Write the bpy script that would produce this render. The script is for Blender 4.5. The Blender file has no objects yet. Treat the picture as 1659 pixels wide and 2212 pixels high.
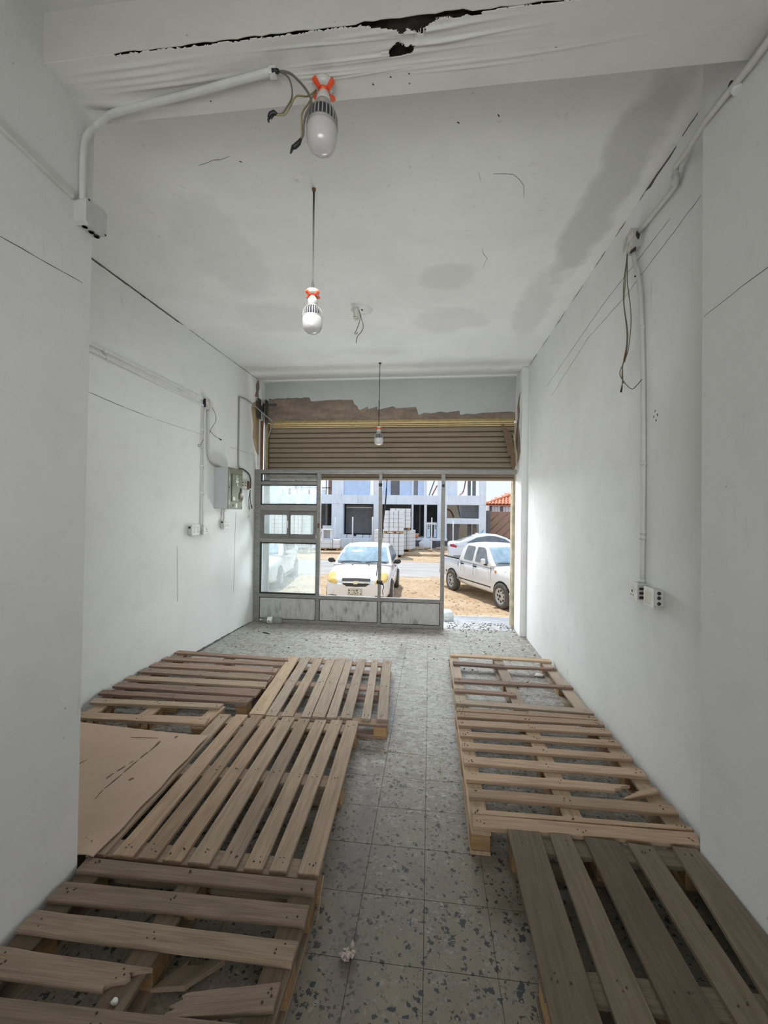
import bpy, bmesh, math, random
from mathutils import Vector, Matrix
from mathutils.bvhtree import BVHTree

# ------------------------------------------------------------------ camera, sky, sun, fill lamps, exposure
SC = bpy.context.scene
COL = SC.collection
rnd = random.Random(7)

CAM_H = 1.544
cam_data = bpy.data.cameras.new('camera')
cam_data.sensor_fit = 'HORIZONTAL'
cam_data.sensor_width = 36.0
cam_data.lens = 885.6 / 1659 * 36.0
cam_data.clip_start = 0.05
cam_data.clip_end = 500
cam = bpy.data.objects.new('camera', cam_data)
COL.objects.link(cam)
_yaw, _pit, _rol = 0.1108, 0.00607, 0.01321
_f = Vector((-math.sin(_yaw) * math.cos(_pit), math.cos(_yaw) * math.cos(_pit), math.sin(_pit)))
_r = Vector((math.cos(_yaw), math.sin(_yaw), 0))
_u = _r.cross(_f)
_r2 = _r * math.cos(_rol) + _u * math.sin(_rol)
_u2 = -_r * math.sin(_rol) + _u * math.cos(_rol)
_m = Matrix((_r2, _u2, -_f)).transposed().to_4x4()
_m.translation = Vector((0, 0, CAM_H))
cam.matrix_world = _m
SC.camera = cam

world = bpy.data.worlds.new('hazy_sky')
SC.world = world
world.use_nodes = True
nt = world.node_tree
nt.nodes.clear()
_o = nt.nodes.new('ShaderNodeOutputWorld')
_b = nt.nodes.new('ShaderNodeBackground')
_tc = nt.nodes.new('ShaderNodeTexCoord')
_sx = nt.nodes.new('ShaderNodeSeparateXYZ')
_rp = nt.nodes.new('ShaderNodeValToRGB')
_rp.color_ramp.elements[0].position = 0.0
_rp.color_ramp.elements[0].color = (0.77, 0.83, 0.97, 1)
_rp.color_ramp.elements[1].position = 0.5
_rp.color_ramp.elements[1].color = (0.62, 0.76, 1.0, 1)
nt.links.new(_tc.outputs['Generated'], _sx.inputs[0])
nt.links.new(_sx.outputs['Z'], _rp.inputs[0])
nt.links.new(_rp.outputs[0], _b.inputs[0])
nt.links.new(_b.outputs[0], _o.inputs[0])
_b.inputs[1].default_value = 1.2

def lamp(name, kind, energy, loc, aim, size=None, color=(1, 1, 1)):
    d = bpy.data.lights.new(name, kind)
    d.energy = energy
    d.color = color
    if kind == 'AREA':
        d.shape = 'RECTANGLE'
        d.size, d.size_y = size
    o = bpy.data.objects.new(name, d)
    COL.objects.link(o)
    o.location = loc
    o.rotation_euler = (Vector(aim) - Vector(loc)).to_track_quat('-Z', 'Y').to_euler()
    return o

sun = lamp('sun', 'SUN', 4.3, (-5, 30, 30), (-5 + 0.21 * 20, 30 - 0.455 * 20, 30 - 0.866 * 20), color=(1.0, 0.96, 0.88))
sun.data.angle = math.radians(1.0)
lamp('fill_under_canopy', 'AREA', 280, (-0.6, 7.5, 2.8), (-0.6, 3.2, 0.9), (3.6, 1.6), (0.90, 0.96, 1.0))  # added fill under the canopy, out of view, to brighten the room
lamp('fill_behind_camera', 'AREA', 46, (-0.1, -2.6, 1.2), (-0.1, 3.0, 2.2), (2.2, 1.6), (0.98, 0.99, 1.0))  # added fill behind the camera, no real lamp there
cam_fill = lamp('fill_above_camera', 'AREA', 9, (-0.1, -0.35, 1.75), (-0.5, 3.6, 2.15), (1.7, 1.1), (0.96, 0.98, 1.0))  # unseen fill above the camera, added to lift far walls and ceiling
cam_fill.data.spread = math.radians(84)
tube = lamp('fill_behind_beam', 'AREA', 22, (-0.80, 1.67, 3.33), (-0.60, 4.2, 1.2), (2.2, 0.14), (0.93, 0.97, 1.0))  # unseen fill added behind the beam to brighten the far walls
tube.data.spread = math.radians(96)

lamp('fill_behind_kick_panel', 'AREA', 42, (-0.65, 6.12, 0.10), (-0.65, 3.4, 3.4), (1.5, 0.35), (0.95, 0.98, 1.0))  # unseen fill added low outside, standing in for bounce onto the ceiling

vs = SC.view_settings
vs.view_transform = 'Standard'
vs.look = 'None'
vs.gamma = 1.0
vs.use_curve_mapping = False
vs.exposure = 0.0

# ------------------------------------------------------------------ helpers
def shade(o, smooth):
    for p in o.data.polygons:
        p.use_smooth = smooth

WM = {}
def wmat(o):
    return WM.get(o.name, Matrix.Identity(4))

class G:
    """Collects faces of ONE mesh object."""
    def __init__(self):
        self.v, self.f, self.s = [], [], []
    def add(self, vs_, fs_, smooth=False):
        n = len(self.v)
        self.v += [tuple(v) for v in vs_]
        self.f += [tuple(i + n for i in f) for f in fs_]
        self.s += [smooth] * len(fs_)
        return self
    def box(self, x0, y0, z0, x1, y1, z1, M=None):
        c = [(x, y, z) for z in (z0, z1) for y in (y0, y1) for x in (x0, x1)]
        if M: c = [M @ Vector(q) for q in c]
        return self.add(c, [(0, 2, 3, 1), (4, 5, 7, 6), (0, 1, 5, 4), (2, 6, 7, 3), (0, 4, 6, 2), (1, 3, 7, 5)])
    def bbox(self, x0, y0, z0, x1, y1, z1, b=0.004, M=None):
        """box with chamfered edges"""
        bm = bmesh.new()
        bmesh.ops.create_cube(bm, size=1)
        for v in bm.verts:
            v.co = Vector(((x0 + x1) / 2 + v.co.x * (x1 - x0), (y0 + y1) / 2 + v.co.y * (y1 - y0), (z0 + z1) / 2 + v.co.z * (z1 - z0)))
        bmesh.ops.bevel(bm, geom=bm.edges[:], offset=b, segments=1, affect='EDGES')
        return self.bm(bm, M)
    def bm(self, bm, M=None, smooth=False):
        bm.verts.index_update()
        vs_ = [(M @ v.co if M else v.co.copy()) for v in bm.verts]
        fs_ = [[v.index for v in f.verts] for f in bm.faces]
        bm.free()
        return self.add(vs_, fs_, smooth)
    def hexa(self, bot, top):
        """prism between two equal loops of points"""
        n = len(bot)
        return self.add(list(bot) + list(top), [tuple(reversed(range(n))), tuple(range(n, 2 * n))] + [(i, (i + 1) % n, n + (i + 1) % n, n + i) for i in range(n)])
    def tube(self, pts, r, n=8, cap=True, ry=None, smooth=True):
        """round (or flattened) tube along points"""
        P = [Vector(p) for p in pts]
        rings = []
        prev = None
        for i, p in enumerate(P):
            if i == 0: t = P[1] - P[0]
            elif i == len(P) - 1: t = P[-1] - P[-2]
            else: t = (P[i + 1] - P[i]).normalized() + (P[i] - P[i - 1]).normalized()
            t.normalize()
            if prev is None:
                a = Vector((0, 0, 1)) if abs(t.z) < 0.9 else Vector((1, 0, 0))
                nrm = t.cross(a).normalized()
            else:
                nrm = (prev - t * prev.dot(t)).normalized()
            prev = nrm
            bn = t.cross(nrm)
            rr = r[i] if isinstance(r, (list, tuple)) else r
            r2 = rr if ry is None else ry
            rings.append([p + nrm * math.cos(2 * math.pi * k / n) * rr + bn * math.sin(2 * math.pi * k / n) * r2 for k in range(n)])
        v = [q for ring in rings for q in ring]
        f = []
        for i in range(len(P) - 1):
            for k in range(n):
                f.append((i * n + k, i * n + (k + 1) % n, (i + 1) * n + (k + 1) % n, (i + 1) * n + k))
        self.add(v, f, smooth)
        if cap:
            m = len(self.v) - len(v)
            self.f.append(tuple(m + k for k in reversed(range(n)))); self.s.append(False)
            self.f.append(tuple(m + (len(P) - 1) * n + k for k in range(n))); self.s.append(False)
        return self
    def lathe(self, prof, n=24, M=None, smooth=True, a0=0.0, a1=2 * math.pi, cap=True):
        """profile of (r, z) turned about z"""
        full = abs(a1 - a0 - 2 * math.pi) < 1e-6
        k_ = n if full else n + 1
        v, f = [], []
        for r, z in prof:
            for k in range(k_):
                a = a0 + (a1 - a0) * k / n
                v.append((r * math.cos(a), r * math.sin(a), z))
        for i in range(len(prof) - 1):
            for k in range(n):
                k2 = (k + 1) % k_
                f.append((i * k_ + k, i * k_ + k2, (i + 1) * k_ + k2, (i + 1) * k_ + k))
        if full and cap:
            if prof[0][0] > 1e-6: f.append(tuple(reversed(range(k_))))
            if prof[-1][0] > 1e-6: f.append(tuple((len(prof) - 1) * k_ + k for k in range(k_)))
        if M: v = [M @ Vector(q) for q in v]
        return self.add(v, f, smooth)

def smooth_path(pts, k=6):
    """Catmull-Rom through the points"""
    P = [Vector(p) for p in pts]
    if len(P) < 3: return P
    Q = [P[0] * 2 - P[1]] + P + [P[-1] * 2 - P[-2]]
    out = []
    for i in range(1, len(Q) - 2):
        a, b, c, d = Q[i - 1:i + 3]
        for j in range(k):
            t = j / k
            out.append(0.5 * ((2 * b) + (c - a) * t + (2 * a - 5 * b + 4 * c - d) * t * t + (3 * b - a - 3 * c + d) * t ** 3))
    out.append(P[-1])
    return out

def obj(name, g, mat, parent=None, M=None):
    me = bpy.data.meshes.new(name)
    me.from_pydata([tuple(v) for v in g.v], [], g.f)
    me.validate()
    if len(me.polygons) == len(g.s):
        me.polygons.foreach_set('use_smooth', g.s)
    me.update()
    return link(name, me, mat, parent, M)

def link(name, me, mat, parent=None, M=None):
    if mat is not None and not me.materials: me.materials.append(mat)
    o = bpy.data.objects.new(name, me)
    COL.objects.link(o)
    if M is not None: o.matrix_basis = M
    WM[o.name] = M.copy() if M is not None else Matrix.Identity(4)
    if parent is not None:
        o.parent = parent
        o.matrix_parent_inverse = wmat(parent).inverted()
    return o

def tag(o, label, cat, group=None):
    o['label'] = label
    o['category'] = cat
    if group: o['group'] = group
    return o

def thing(name, label, cat, loc=(0, 0, 0), rotz=0.0, group=None):
    o = bpy.data.objects.new(name, None)
    o.empty_display_size = 0.1
    COL.objects.link(o)
    M = Matrix.Translation(Vector(loc)) @ Matrix.Rotation(rotz, 4, 'Z')
    o.matrix_basis = M
    WM[o.name] = M
    return tag(o, label, cat, group)

def struct(o):
    o['kind'] = 'structure'
    return o

# ------------------------------------------------------------------ materials
def N(nt_, t, **kw):
    n = nt_.nodes.new(t)
    for k, v in kw.items(): setattr(n, k, v)
    return n

class Mat:
    """small node builder around a Principled shader"""
    def __init__(self, name, color=(0.5, 0.5, 0.5), rough=0.7, metal=0.0, spec=0.5):
        self.m = bpy.data.materials.new(name)
        self.m.use_nodes = True
        self.t = self.m.node_tree
        self.b = self.t.nodes['Principled BSDF']
        self.out = self.t.nodes['Material Output']
        self.b.inputs['Base Color'].default_value = (*color, 1)
        self.b.inputs['Roughness'].default_value = rough
        self.b.inputs['Metallic'].default_value = metal
        self.b.inputs['Specular IOR Level'].default_value = spec
    def l(self, a, b): self.t.links.new(a, b)
    def coord(self, kind='Object', scale=(1, 1, 1), rot=(0, 0, 0), loc=(0, 0, 0)):
        mp = N(self.t, 'ShaderNodeMapping')
        mp.inputs['Scale'].default_value = scale
        mp.inputs['Rotation'].default_value = rot
        mp.inputs['Location'].default_value = loc
        if kind == 'World':
            self.l(N(self.t, 'ShaderNodeNewGeometry').outputs['Position'], mp.inputs[0])
        else:
            self.l(N(self.t, 'ShaderNodeTexCoord').outputs[kind], mp.inputs[0])
        return mp.outputs[0]
    def noise(self, vec, scale=5, detail=4, rough=0.55, dist=0.0):
        n = N(self.t, 'ShaderNodeTexNoise')
        n.inputs['Scale'].default_value = scale
        n.inputs['Detail'].default_value = detail
        n.inputs['Roughness'].default_value = rough
        n.inputs['Distortion'].default_value = dist
        self.l(vec, n.inputs['Vector'])
        return n.outputs['Fac']
    def voro(self, vec, scale=5, feature='F1', rnd_=1.0, out='Distance'):
        n = N(self.t, 'ShaderNodeTexVoronoi', feature=feature)
        n.inputs['Scale'].default_value = scale
        n.inputs['Randomness'].default_value = rnd_
        self.l(vec, n.inputs['Vector'])
        return n.outputs[out]
    def ramp(self, fac, *stops):
        n = N(self.t, 'ShaderNodeValToRGB')
        e = n.color_ramp.elements
        while len(e) < len(stops): e.new(0.5)
        for k, (p, c) in enumerate(stops):
            e[k].position = p
            e[k].color = (*c, 1) if isinstance(c, (tuple, list)) else (c, c, c, 1)
        self.l(fac, n.inputs[0])
        return n.outputs[0]
    def mix(self, fac, a, b, mode='MIX'):
        n = N(self.t, 'ShaderNodeMix', data_type='RGBA', blend_type=mode)
        for sock, v in ((n.inputs[0], fac), (n.inputs[6], a), (n.inputs[7], b)):
            if isinstance(v, (int, float)): sock.default_value = v if sock.type == 'VALUE' else (v, v, v, 1)
            elif isinstance(v, tuple): sock.default_value = (*v, 1)
            else: self.l(v, sock)
        return n.outputs[2]
    def math(self, op, a, b=0.5, clamp=False):
        n = N(self.t, 'ShaderNodeMath', operation=op, use_clamp=clamp)
        for k, v in enumerate((a, b)):
            if isinstance(v, (int, float)): n.inputs[k].default_value = v
            else: self.l(v, n.inputs[k])
        return n.outputs[0]
    def sep(self, vec):
        n = N(self.t, 'ShaderNodeSeparateXYZ')
        self.l(vec, n.inputs[0])
        return n.outputs
    def rand(self): return N(self.t, 'ShaderNodeObjectInfo').outputs['Random']
    def color(self, c): self.l(c, self.b.inputs['Base Color']); return self
    def bump(self, h, strength=0.3, dist=0.01):
        n = N(self.t, 'ShaderNodeBump')
        n.inputs['Strength'].default_value = strength
        n.inputs['Distance'].default_value = dist
        self.l(h, n.inputs['Height'])
        self.l(n.outputs[0], self.b.inputs['Normal'])
        return self

def plain(name, color, rough=0.6, metal=0.0, var=0.12, scale=14, spec=0.5):
    """paint / plastic / metal with a little mottling"""
    M = Mat(name, color, rough, metal, spec)
    f = M.noise(M.coord('Object'), scale, 4)
    lo = tuple(c * (1 - var) for c in color); hi = tuple(min(1, c * (1 + var)) for c in color)
    M.color(M.ramp(f, (0.3, lo), (0.7, hi)))
    return M.m

def wood(name, light, dark, stain=0.35, grey=(0.30, 0.27, 0.235)):
    light, dark, grey = (tuple(q * t for q, t in zip(c, (0.84, 0.755, 0.675))) for c in (light, dark, grey))
    M = Mat(name, light, 0.86, spec=0.25)
    r = M.rand()
    co = M.coord('Object')
    # shift the pattern per board
    add = N(M.t, 'ShaderNodeVectorMath', operation='ADD')
    cmb = N(M.t, 'ShaderNodeCombineXYZ')
    M.l(M.math('MULTIPLY', r, 37.0), cmb.inputs[0]); M.l(M.math('MULTIPLY', r, 91.0), cmb.inputs[1])
    M.l(co, add.inputs[0]); M.l(cmb.outputs[0], add.inputs[1])
    mp = N(M.t, 'ShaderNodeMapping'); mp.inputs['Scale'].default_value = (1.6, 24, 24); M.l(add.outputs[0], mp.inputs[0])
    grain = M.noise(mp.outputs[0], 2.2, 7, 0.62, 0.25)
    mp2 = N(M.t, 'ShaderNodeMapping'); mp2.inputs['Scale'].default_value = (4, 150, 150); M.l(add.outputs[0], mp2.inputs[0])
    fine = M.noise(mp2.outputs[0], 1.6, 3, 0.6)
    mp3 = N(M.t, 'ShaderNodeMapping'); mp3.inputs['Scale'].default_value = (3.0, 7, 7); M.l(add.outputs[0], mp3.inputs[0])
    blot = M.noise(mp3.outputs[0], 1.5, 4, 0.6)
    c = M.ramp(grain, (0.22, dark), (0.55, light))
    c = M.mix(M.ramp(blot, (0.42, 0.0), (0.72, stain)), c, grey)
    c = M.mix(M.ramp(fine, (0.3, 0.38), (0.55, 0.0)), c, tuple(q * 0.55 for q in dark))
    # per-board tone
    tone = M.ramp(r, (0.0, 0.74), (0.5, 1.0), (1.0, 1.16))
    c = M.mix(1.0, c, tone, 'MULTIPLY')
    M.color(c)
    M.bump(M.math('ADD', grain, M.math('MULTIPLY', fine, 0.6)), 0.35, 0.004)
    return M.m
# ------------------------------------------------------------------ wall / floor materials
def wall_mat(name, base, grey, seed, scuff=0.5):
    M = Mat(name, base, 0.75, spec=0.3)
    w = M.coord('World', loc=(seed, seed * 1.7, 0))
    big = M.noise(w, 0.9, 5, 0.6)
    mid = M.noise(w, 5, 5, 0.65)
    c = M.mix(M.ramp(big, (0.38, 0.0), (0.72, 0.55)), base, grey)
    c = M.mix(M.ramp(mid, (0.5, 0.0), (0.78, 0.35)), c, tuple(q * 0.78 for q in base))
    # scuffs: thin streaks in scattered places
    st = M.noise(M.coord('World', scale=(26, 26, 3.2), rot=(0.35, 0.25, 0)), 1.0, 5, 0.7)
    where = M.noise(w, 1.7, 3)
    sc = M.math('MULTIPLY', M.ramp(st, (0.62, 0.0), (0.72, 1.0)), M.ramp(where, (0.46, 0.0), (0.66, scuff)))
    c = M.mix(sc, c, tuple(q * 0.52 for q in base))
    dots = M.voro(w, 7.0)
    c = M.mix(M.math('MULTIPLY', M.ramp(dots, (0.018, 1.0), (0.035, 0.0)), 0.55), c, (0.12, 0.11, 0.1))
    M.color(c)
    h = M.noise(w, 60, 5, 0.7)
    M.bump(M.math('ADD', M.math('MULTIPLY', h, 0.3), M.noise(w, 3.5, 3)), 0.22, 0.02)
    return M.m

m_wall_l = wall_mat('left_wall_paint', (0.80, 0.81, 0.79), (0.70, 0.70, 0.68), 3.0, 0.45)
m_wall_r = wall_mat('right_wall_paint', (0.78, 0.79, 0.77), (0.62, 0.615, 0.58), 11.0, 1.0)
m_wall_n = wall_mat('front_wall_paint', (0.71, 0.71, 0.69), (0.64, 0.64, 0.62), 23.0, 0.55)
m_beam = wall_mat('beam_paint', (0.66, 0.655, 0.62), (0.60, 0.59, 0.54), 31.0, 0.1)
m_beamf = wall_mat('beam_front_paint', (0.56, 0.555, 0.515), (0.50, 0.49, 0.44), 37.0, 0.1)
m_lintel = wall_mat('lintel_paint', (0.49, 0.51, 0.505), (0.40, 0.42, 0.415), 41.0, 0.3)

def ceiling_mat():
    M = Mat('ceiling_paint', (0.76, 0.76, 0.74), 0.85, spec=0.2)
    w = M.coord('World')
    xyz = M.sep(w)
    big = M.noise(w, 1.3, 6, 0.62, 0.4)
    mid = M.noise(w, 6, 6, 0.7)
    c = M.mix(M.ramp(big, (0.45, 0.0), (0.66, 0.6)), (0.79, 0.79, 0.765), (0.70, 0.70, 0.675))
    # damp stains: where they are, with a ragged outline of noise
    def blob(cx, cy, rx, ry, amt, col):
        nonlocal c
        dx = M.math('DIVIDE', M.math('SUBTRACT', xyz[0], cx), rx)
        dy = M.math('DIVIDE', M.math('SUBTRACT', xyz[1], cy), ry)
        d = M.math('ADD', M.math('MULTIPLY', dx, dx), M.math('MULTIPLY', dy, dy))
        d = M.math('ADD', d, M.math('MULTIPLY', M.math('SUBTRACT', M.noise(w, 4.5, 5, 0.65), 0.5), 1.9))
        c = M.mix(M.ramp(d, (0.45, amt), (1.25, 0.0)), c, col)
    blob(1.02, 2.6, 0.16, 1.0, 0.75, (0.53, 0.53, 0.51))
    blob(0.93, 3.9, 0.18, 0.7, 0.5, (0.58, 0.58, 0.56))
    blob(0.1, 3.35, 0.26, 0.22, 0.55, (0.59, 0.59, 0.56))
    blob(0.2, 4.1, 0.42, 0.3, 0.5, (0.60, 0.60, 0.58))
    blob(-1.55, 2.9, 0.3, 0.7, 0.5, (0.64, 0.64, 0.62))
    blob(-1.55, 3.9, 0.45, 0.35, 0.5, (0.62, 0.62, 0.60))
    blob(0.4, 5.3, 0.7, 0.3, 0.5, (0.60, 0.61, 0.61))
    blob(-0.6, 2.2, 0.9, 0.25, 0.25, (0.66, 0.66, 0.64))
    sp = M.noise(w, 22, 4, 0.75)
    c = M.mix(M.math('MULTIPLY', M.ramp(sp, (0.60, 0.0), (0.70, 0.6)), M.ramp(mid, (0.45, 0.0), (0.6, 1.0))), c, (0.50, 0.50, 0.47))
    M.color(c)
    M.bump(M.math('ADD', mid, M.math('MULTIPLY', M.noise(w, 50, 4), 0.3)), 0.14, 0.012)
    return M.m
m_ceil = ceiling_mat()

def floor_mat():
    M = Mat('terrazzo', (0.3, 0.3, 0.27), 0.62, spec=0.35)
    w = M.coord('World')
    xyz = M.sep(w)
    n1 = M.noise(w, 2.2, 5, 0.6)
    n2 = M.noise(w, 17, 5, 0.7)
    base = M.mix(M.ramp(n1, (0.35, 0.0), (0.7, 1.0)), (0.235, 0.208, 0.155), (0.185, 0.155, 0.122))
    base = M.mix(M.ramp(n2, (0.46, 0.0), (0.78, 0.5)), base, (0.15, 0.137, 0.115))
    warp = N(M.t, 'ShaderNodeVectorMath', operation='ADD')
    sc_ = N(M.t, 'ShaderNodeVectorMath', operation='SCALE'); sc_.inputs['Scale'].default_value = 0.03
    nn = N(M.t, 'ShaderNodeTexNoise'); nn.inputs['Scale'].default_value = 55; M.l(w, nn.inputs['Vector'])
    M.l(nn.outputs['Color'], sc_.inputs[0]); M.l(w, warp.inputs[0]); M.l(sc_.outputs[0], warp.inputs[1])
    def chips(scale, share, size, col, feat='F1'):
        nonlocal base
        v = N(M.t, 'ShaderNodeTexVoronoi', feature='F1', distance='CHEBYCHEV'); v.inputs['Scale'].default_value = scale
        rt = N(M.t, 'ShaderNodeMapping'); rt.inputs['Rotation'].default_value = (0, 0, 0.4 + scale * 0.37); M.l(warp.outputs[0], rt.inputs[0])
        M.l(rt.outputs[0], v.inputs['Vector'])
        r_ = M.sep(v.outputs['Color'])[0]
        keep = M.math('LESS_THAN', r_, share)
        g_ = M.sep(v.outputs['Color'])[1]
        lim = M.math('MULTIPLY', M.math('ADD', g_, 0.45), size)
        inside = M.math('LESS_THAN', v.outputs['Distance'], lim)
        base = M.mix(M.math('MULTIPLY', keep, inside), base, col)
    chips(95, 0.34, 0.34, (0.15, 0.137, 0.112))
    chips(60, 0.10, 0.34, (0.25, 0.235, 0.195))
    chips(62, 0.26, 0.33, (0.045, 0.046, 0.048))
    chips(42, 0.10, 0.33, (0.036, 0.037, 0.039))
    # dry white dust trodden over the tiles, thicker towards the street door
    st = M.noise(M.coord('World', scale=(1.0, 1.7, 1.0), rot=(0, 0, 0.35)), 13, 7, 0.75, 1.2)
    fine = M.noise(w, 70, 4, 0.7)
    d = M.math('ADD', M.math('MULTIPLY', st, 0.65), M.math('MULTIPLY', fine, 0.35))
    patch = M.noise(w, 1.1, 3)
    amt = M.math('ADD', M.math('MULTIPLY', M.math('SUBTRACT', xyz[1], 1.6), 0.085), M.math('MULTIPLY', M.math('SUBTRACT', patch, 0.5), 0.25))
    amt = M.math('MINIMUM', amt, 0.115)
    fac = M.ramp(M.math('ADD', d, amt), (0.56, 0.0), (0.66, 0.9))
    base = M.mix(fac, base, (0.36, 0.355, 0.335))
    film = M.ramp(xyz[1], (0.0, 0.0), (0.001, 0.0))
    # brown-black dirt trail beside the pallets
    tr = M.noise(M.coord('World', scale=(1, 0.35, 1)), 5.0, 4, 0.6)
    edge = M.math('ABSOLUTE', M.math('ADD', xyz[0], 0.30))
    base = M.mix(M.math('MULTIPLY', M.ramp(edge, (0.0, 0.75), (0.2, 0.0)), M.ramp(tr, (0.42, 0.0), (0.62, 1.0))), base, (0.13, 0.115, 0.105))
    M.color(base)
    M.bump(n2, 0.12, 0.004)
    return M.m
m_floor = floor_mat()
m_grout = plain('dark_grout', (0.10, 0.095, 0.085), 0.9)
m_concrete = Mat('grey_concrete', (0.4, 0.4, 0.39), 0.9)
_w = m_concrete.coord('World')
m_concrete.color(m_concrete.ramp(m_concrete.noise(_w, 6, 7, 0.7), (0.3, (0.27, 0.275, 0.285)), (0.5, (0.42, 0.425, 0.43)), (0.72, (0.55, 0.55, 0.54))))
m_concrete.bump(m_concrete.noise(_w, 40, 5), 0.5, 0.02)
m_concrete = m_concrete.m
m_dark = plain('dull_black', (0.018, 0.016, 0.014), 0.95)  # near-black for screw holes and scuff marks
m_rot = plain('rotten_dark_wood', (0.045, 0.035, 0.027), 0.95, var=0.5, scale=30)
m_crack = plain('crack_shadow_gap', (0.10, 0.095, 0.09), 0.95)
m_mortar = Mat('bare_brown_mortar', (0.3, 0.23, 0.18), 0.95)
_w = m_mortar.coord('World')
m_mortar.color(m_mortar.mix(m_mortar.ramp(m_mortar.noise(m_mortar.coord('World', scale=(1, 1, 3)), 4, 5), (0.4, 0.0), (0.65, 0.8)), m_mortar.ramp(m_mortar.noise(_w, 18, 6, 0.7), (0.3, (0.22, 0.165, 0.125)), (0.7, (0.34, 0.265, 0.205))), (0.17, 0.14, 0.125)))
m_mortar.bump(m_mortar.noise(_w, 30, 6), 0.7, 0.02)
m_mortar = m_mortar.m

# ------------------------------------------------------------------ room shell
def xl(y): return -2.575 + 0.033 * (y - 3)          # left wall plane
XR = 1.24                                            # right wall plane
def xnl(z): return -1.383 - 0.018 * z                # left pier face
def xnr(z): return 1.167 - 0.0117 * z                # right pier face
HC, HB, HN = 3.47, 3.2, 3.387                        # ceiling, beam underside, front ceiling

def poly_prism(name, pts, z0, z1, mat, parent=None):
    g = G().hexa([(x, y, z0) for x, y in pts], [(x, y, z1) for x, y in pts])
    return obj(name, g, mat, parent)

floor = struct(obj('floor', G().box(-2.75, -3.6, -0.12, 1.5, 5.67, -0.0025), m_grout))
tile_g = G().bbox(-0.1243, -0.1243, -0.0022, 0.1243, 0.1243, 0.0, 0.0009)
tile_me = None
for j in range(-4, 16):
    for i in range(-10, 5):
        cx, cy = -0.002 + (i + 0.5) * 0.25, 1.914 + (j - 0.5) * 0.25
        if cy > 5.6: continue
        if cy < 1.42 and cx < -1.40: continue
        M_ = Matrix.Translation((cx, cy, rnd.uniform(-0.0004, 0.0002)))
        if cx > 1.1 and cy < 1.9:
            M_ = M_ @ Matrix.Diagonal((0.62, 1, 1, 1)); M_.translation.x -= 0.045
        if tile_me is None:
            o = obj('tile', tile_g, m_floor, floor, M_); tile_me = o.data
        else:
            o = link('tile', tile_me, None, floor, M_)

wall_left = struct(obj('wall_left', G().hexa([(xl(1.4), 1.4, 0), (xl(5.72), 5.72, 0), (-2.8, 5.72, 0), (-2.8, 1.4, 0)],
                                             [(xl(1.4), 1.4, HC), (xl(5.72), 5.72, HC), (-2.8, 5.72, HC), (-2.8, 1.4, HC)]), m_wall_l))
wall_right = struct(obj('wall_right', G().box(XR, 1.8, 0, XR + 0.2, 6.0, HC), m_wall_r))
# the two front piers (their faces lean by a few centimetres)
def yel(z): return 1.503 + 0.027 * z
g = G().hexa([(xnl(0), -3.5, 0), (xnl(0), yel(0), 0), (-2.8, yel(0), 0), (-2.8, -3.5, 0)],
             [(xnl(HC), -3.5, HC), (xnl(HC), yel(HC), HC), (-2.8, yel(HC), HC), (-2.8, -3.5, HC)])
wall_front_left = struct(obj('wall_front_left', g, m_wall_n))
def yer(z): return 1.900 - 0.012 * z
g = G().hexa([(xnr(0), yer(0), 0), (xnr(0), -3.5, 0), (1.44, -3.5, 0), (1.44, yer(0), 0)],
             [(xnr(HC), yer(HC), HC), (xnr(HC), -3.5, HC), (1.44, -3.5, HC), (1.44, yer(HC), HC)])
wall_front_right = struct(obj('wall_front_right', g, m_wall_n))
wall_rear = struct(obj('wall_rear', G().box(-1.6, -3.65, 0, 1.3, -3.5, HC), m_wall_n))
ceiling = struct(obj('ceiling', G().box(-2.75, 1.5, HC, 1.44, 5.95, HC + 0.12), m_ceil))
ceiling_front = struct(obj('ceiling_front', G().box(-1.6, -3.5, HN, 1.3, 1.45, HN + 0.2), m_beam))

# beam over the piers: dark core, painted front face, loose skin on the underside
beam = struct(obj('beam', G().box(-1.5, 1.375, HB + 0.03, 1.2, 1.6, HN + 0.1), m_rot))
g = G()
nx = 90
top, bot = [], []
for i in range(nx + 1):
    x = -1.5 + 2.7 * i / nx
    zz = HB + 0.002 + (0.006 * rnd.random() if x > -1.15 else 0.0) + (0.006 if -0.25 < x < 0.1 else 0)
    bot.append((x, 1.357, zz)); top.append((x, 1.357, HN))
v = bot + top + [(x, 1.3595, z) for x, y, z in bot] + [(x, 1.3595, z) for x, y, z in top]
n = nx + 1
f = []
for i in range(nx):
    f += [(i, i + 1, n + i + 1, n + i), (2 * n + i + 1, 2 * n + i, 3 * n + i, 3 * n + i + 1), (i + 1, i, 2 * n + i, 2 * n + i + 1)]
g.add(v, f)
obj('front_panel', g, m_beamf, beam)

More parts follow.
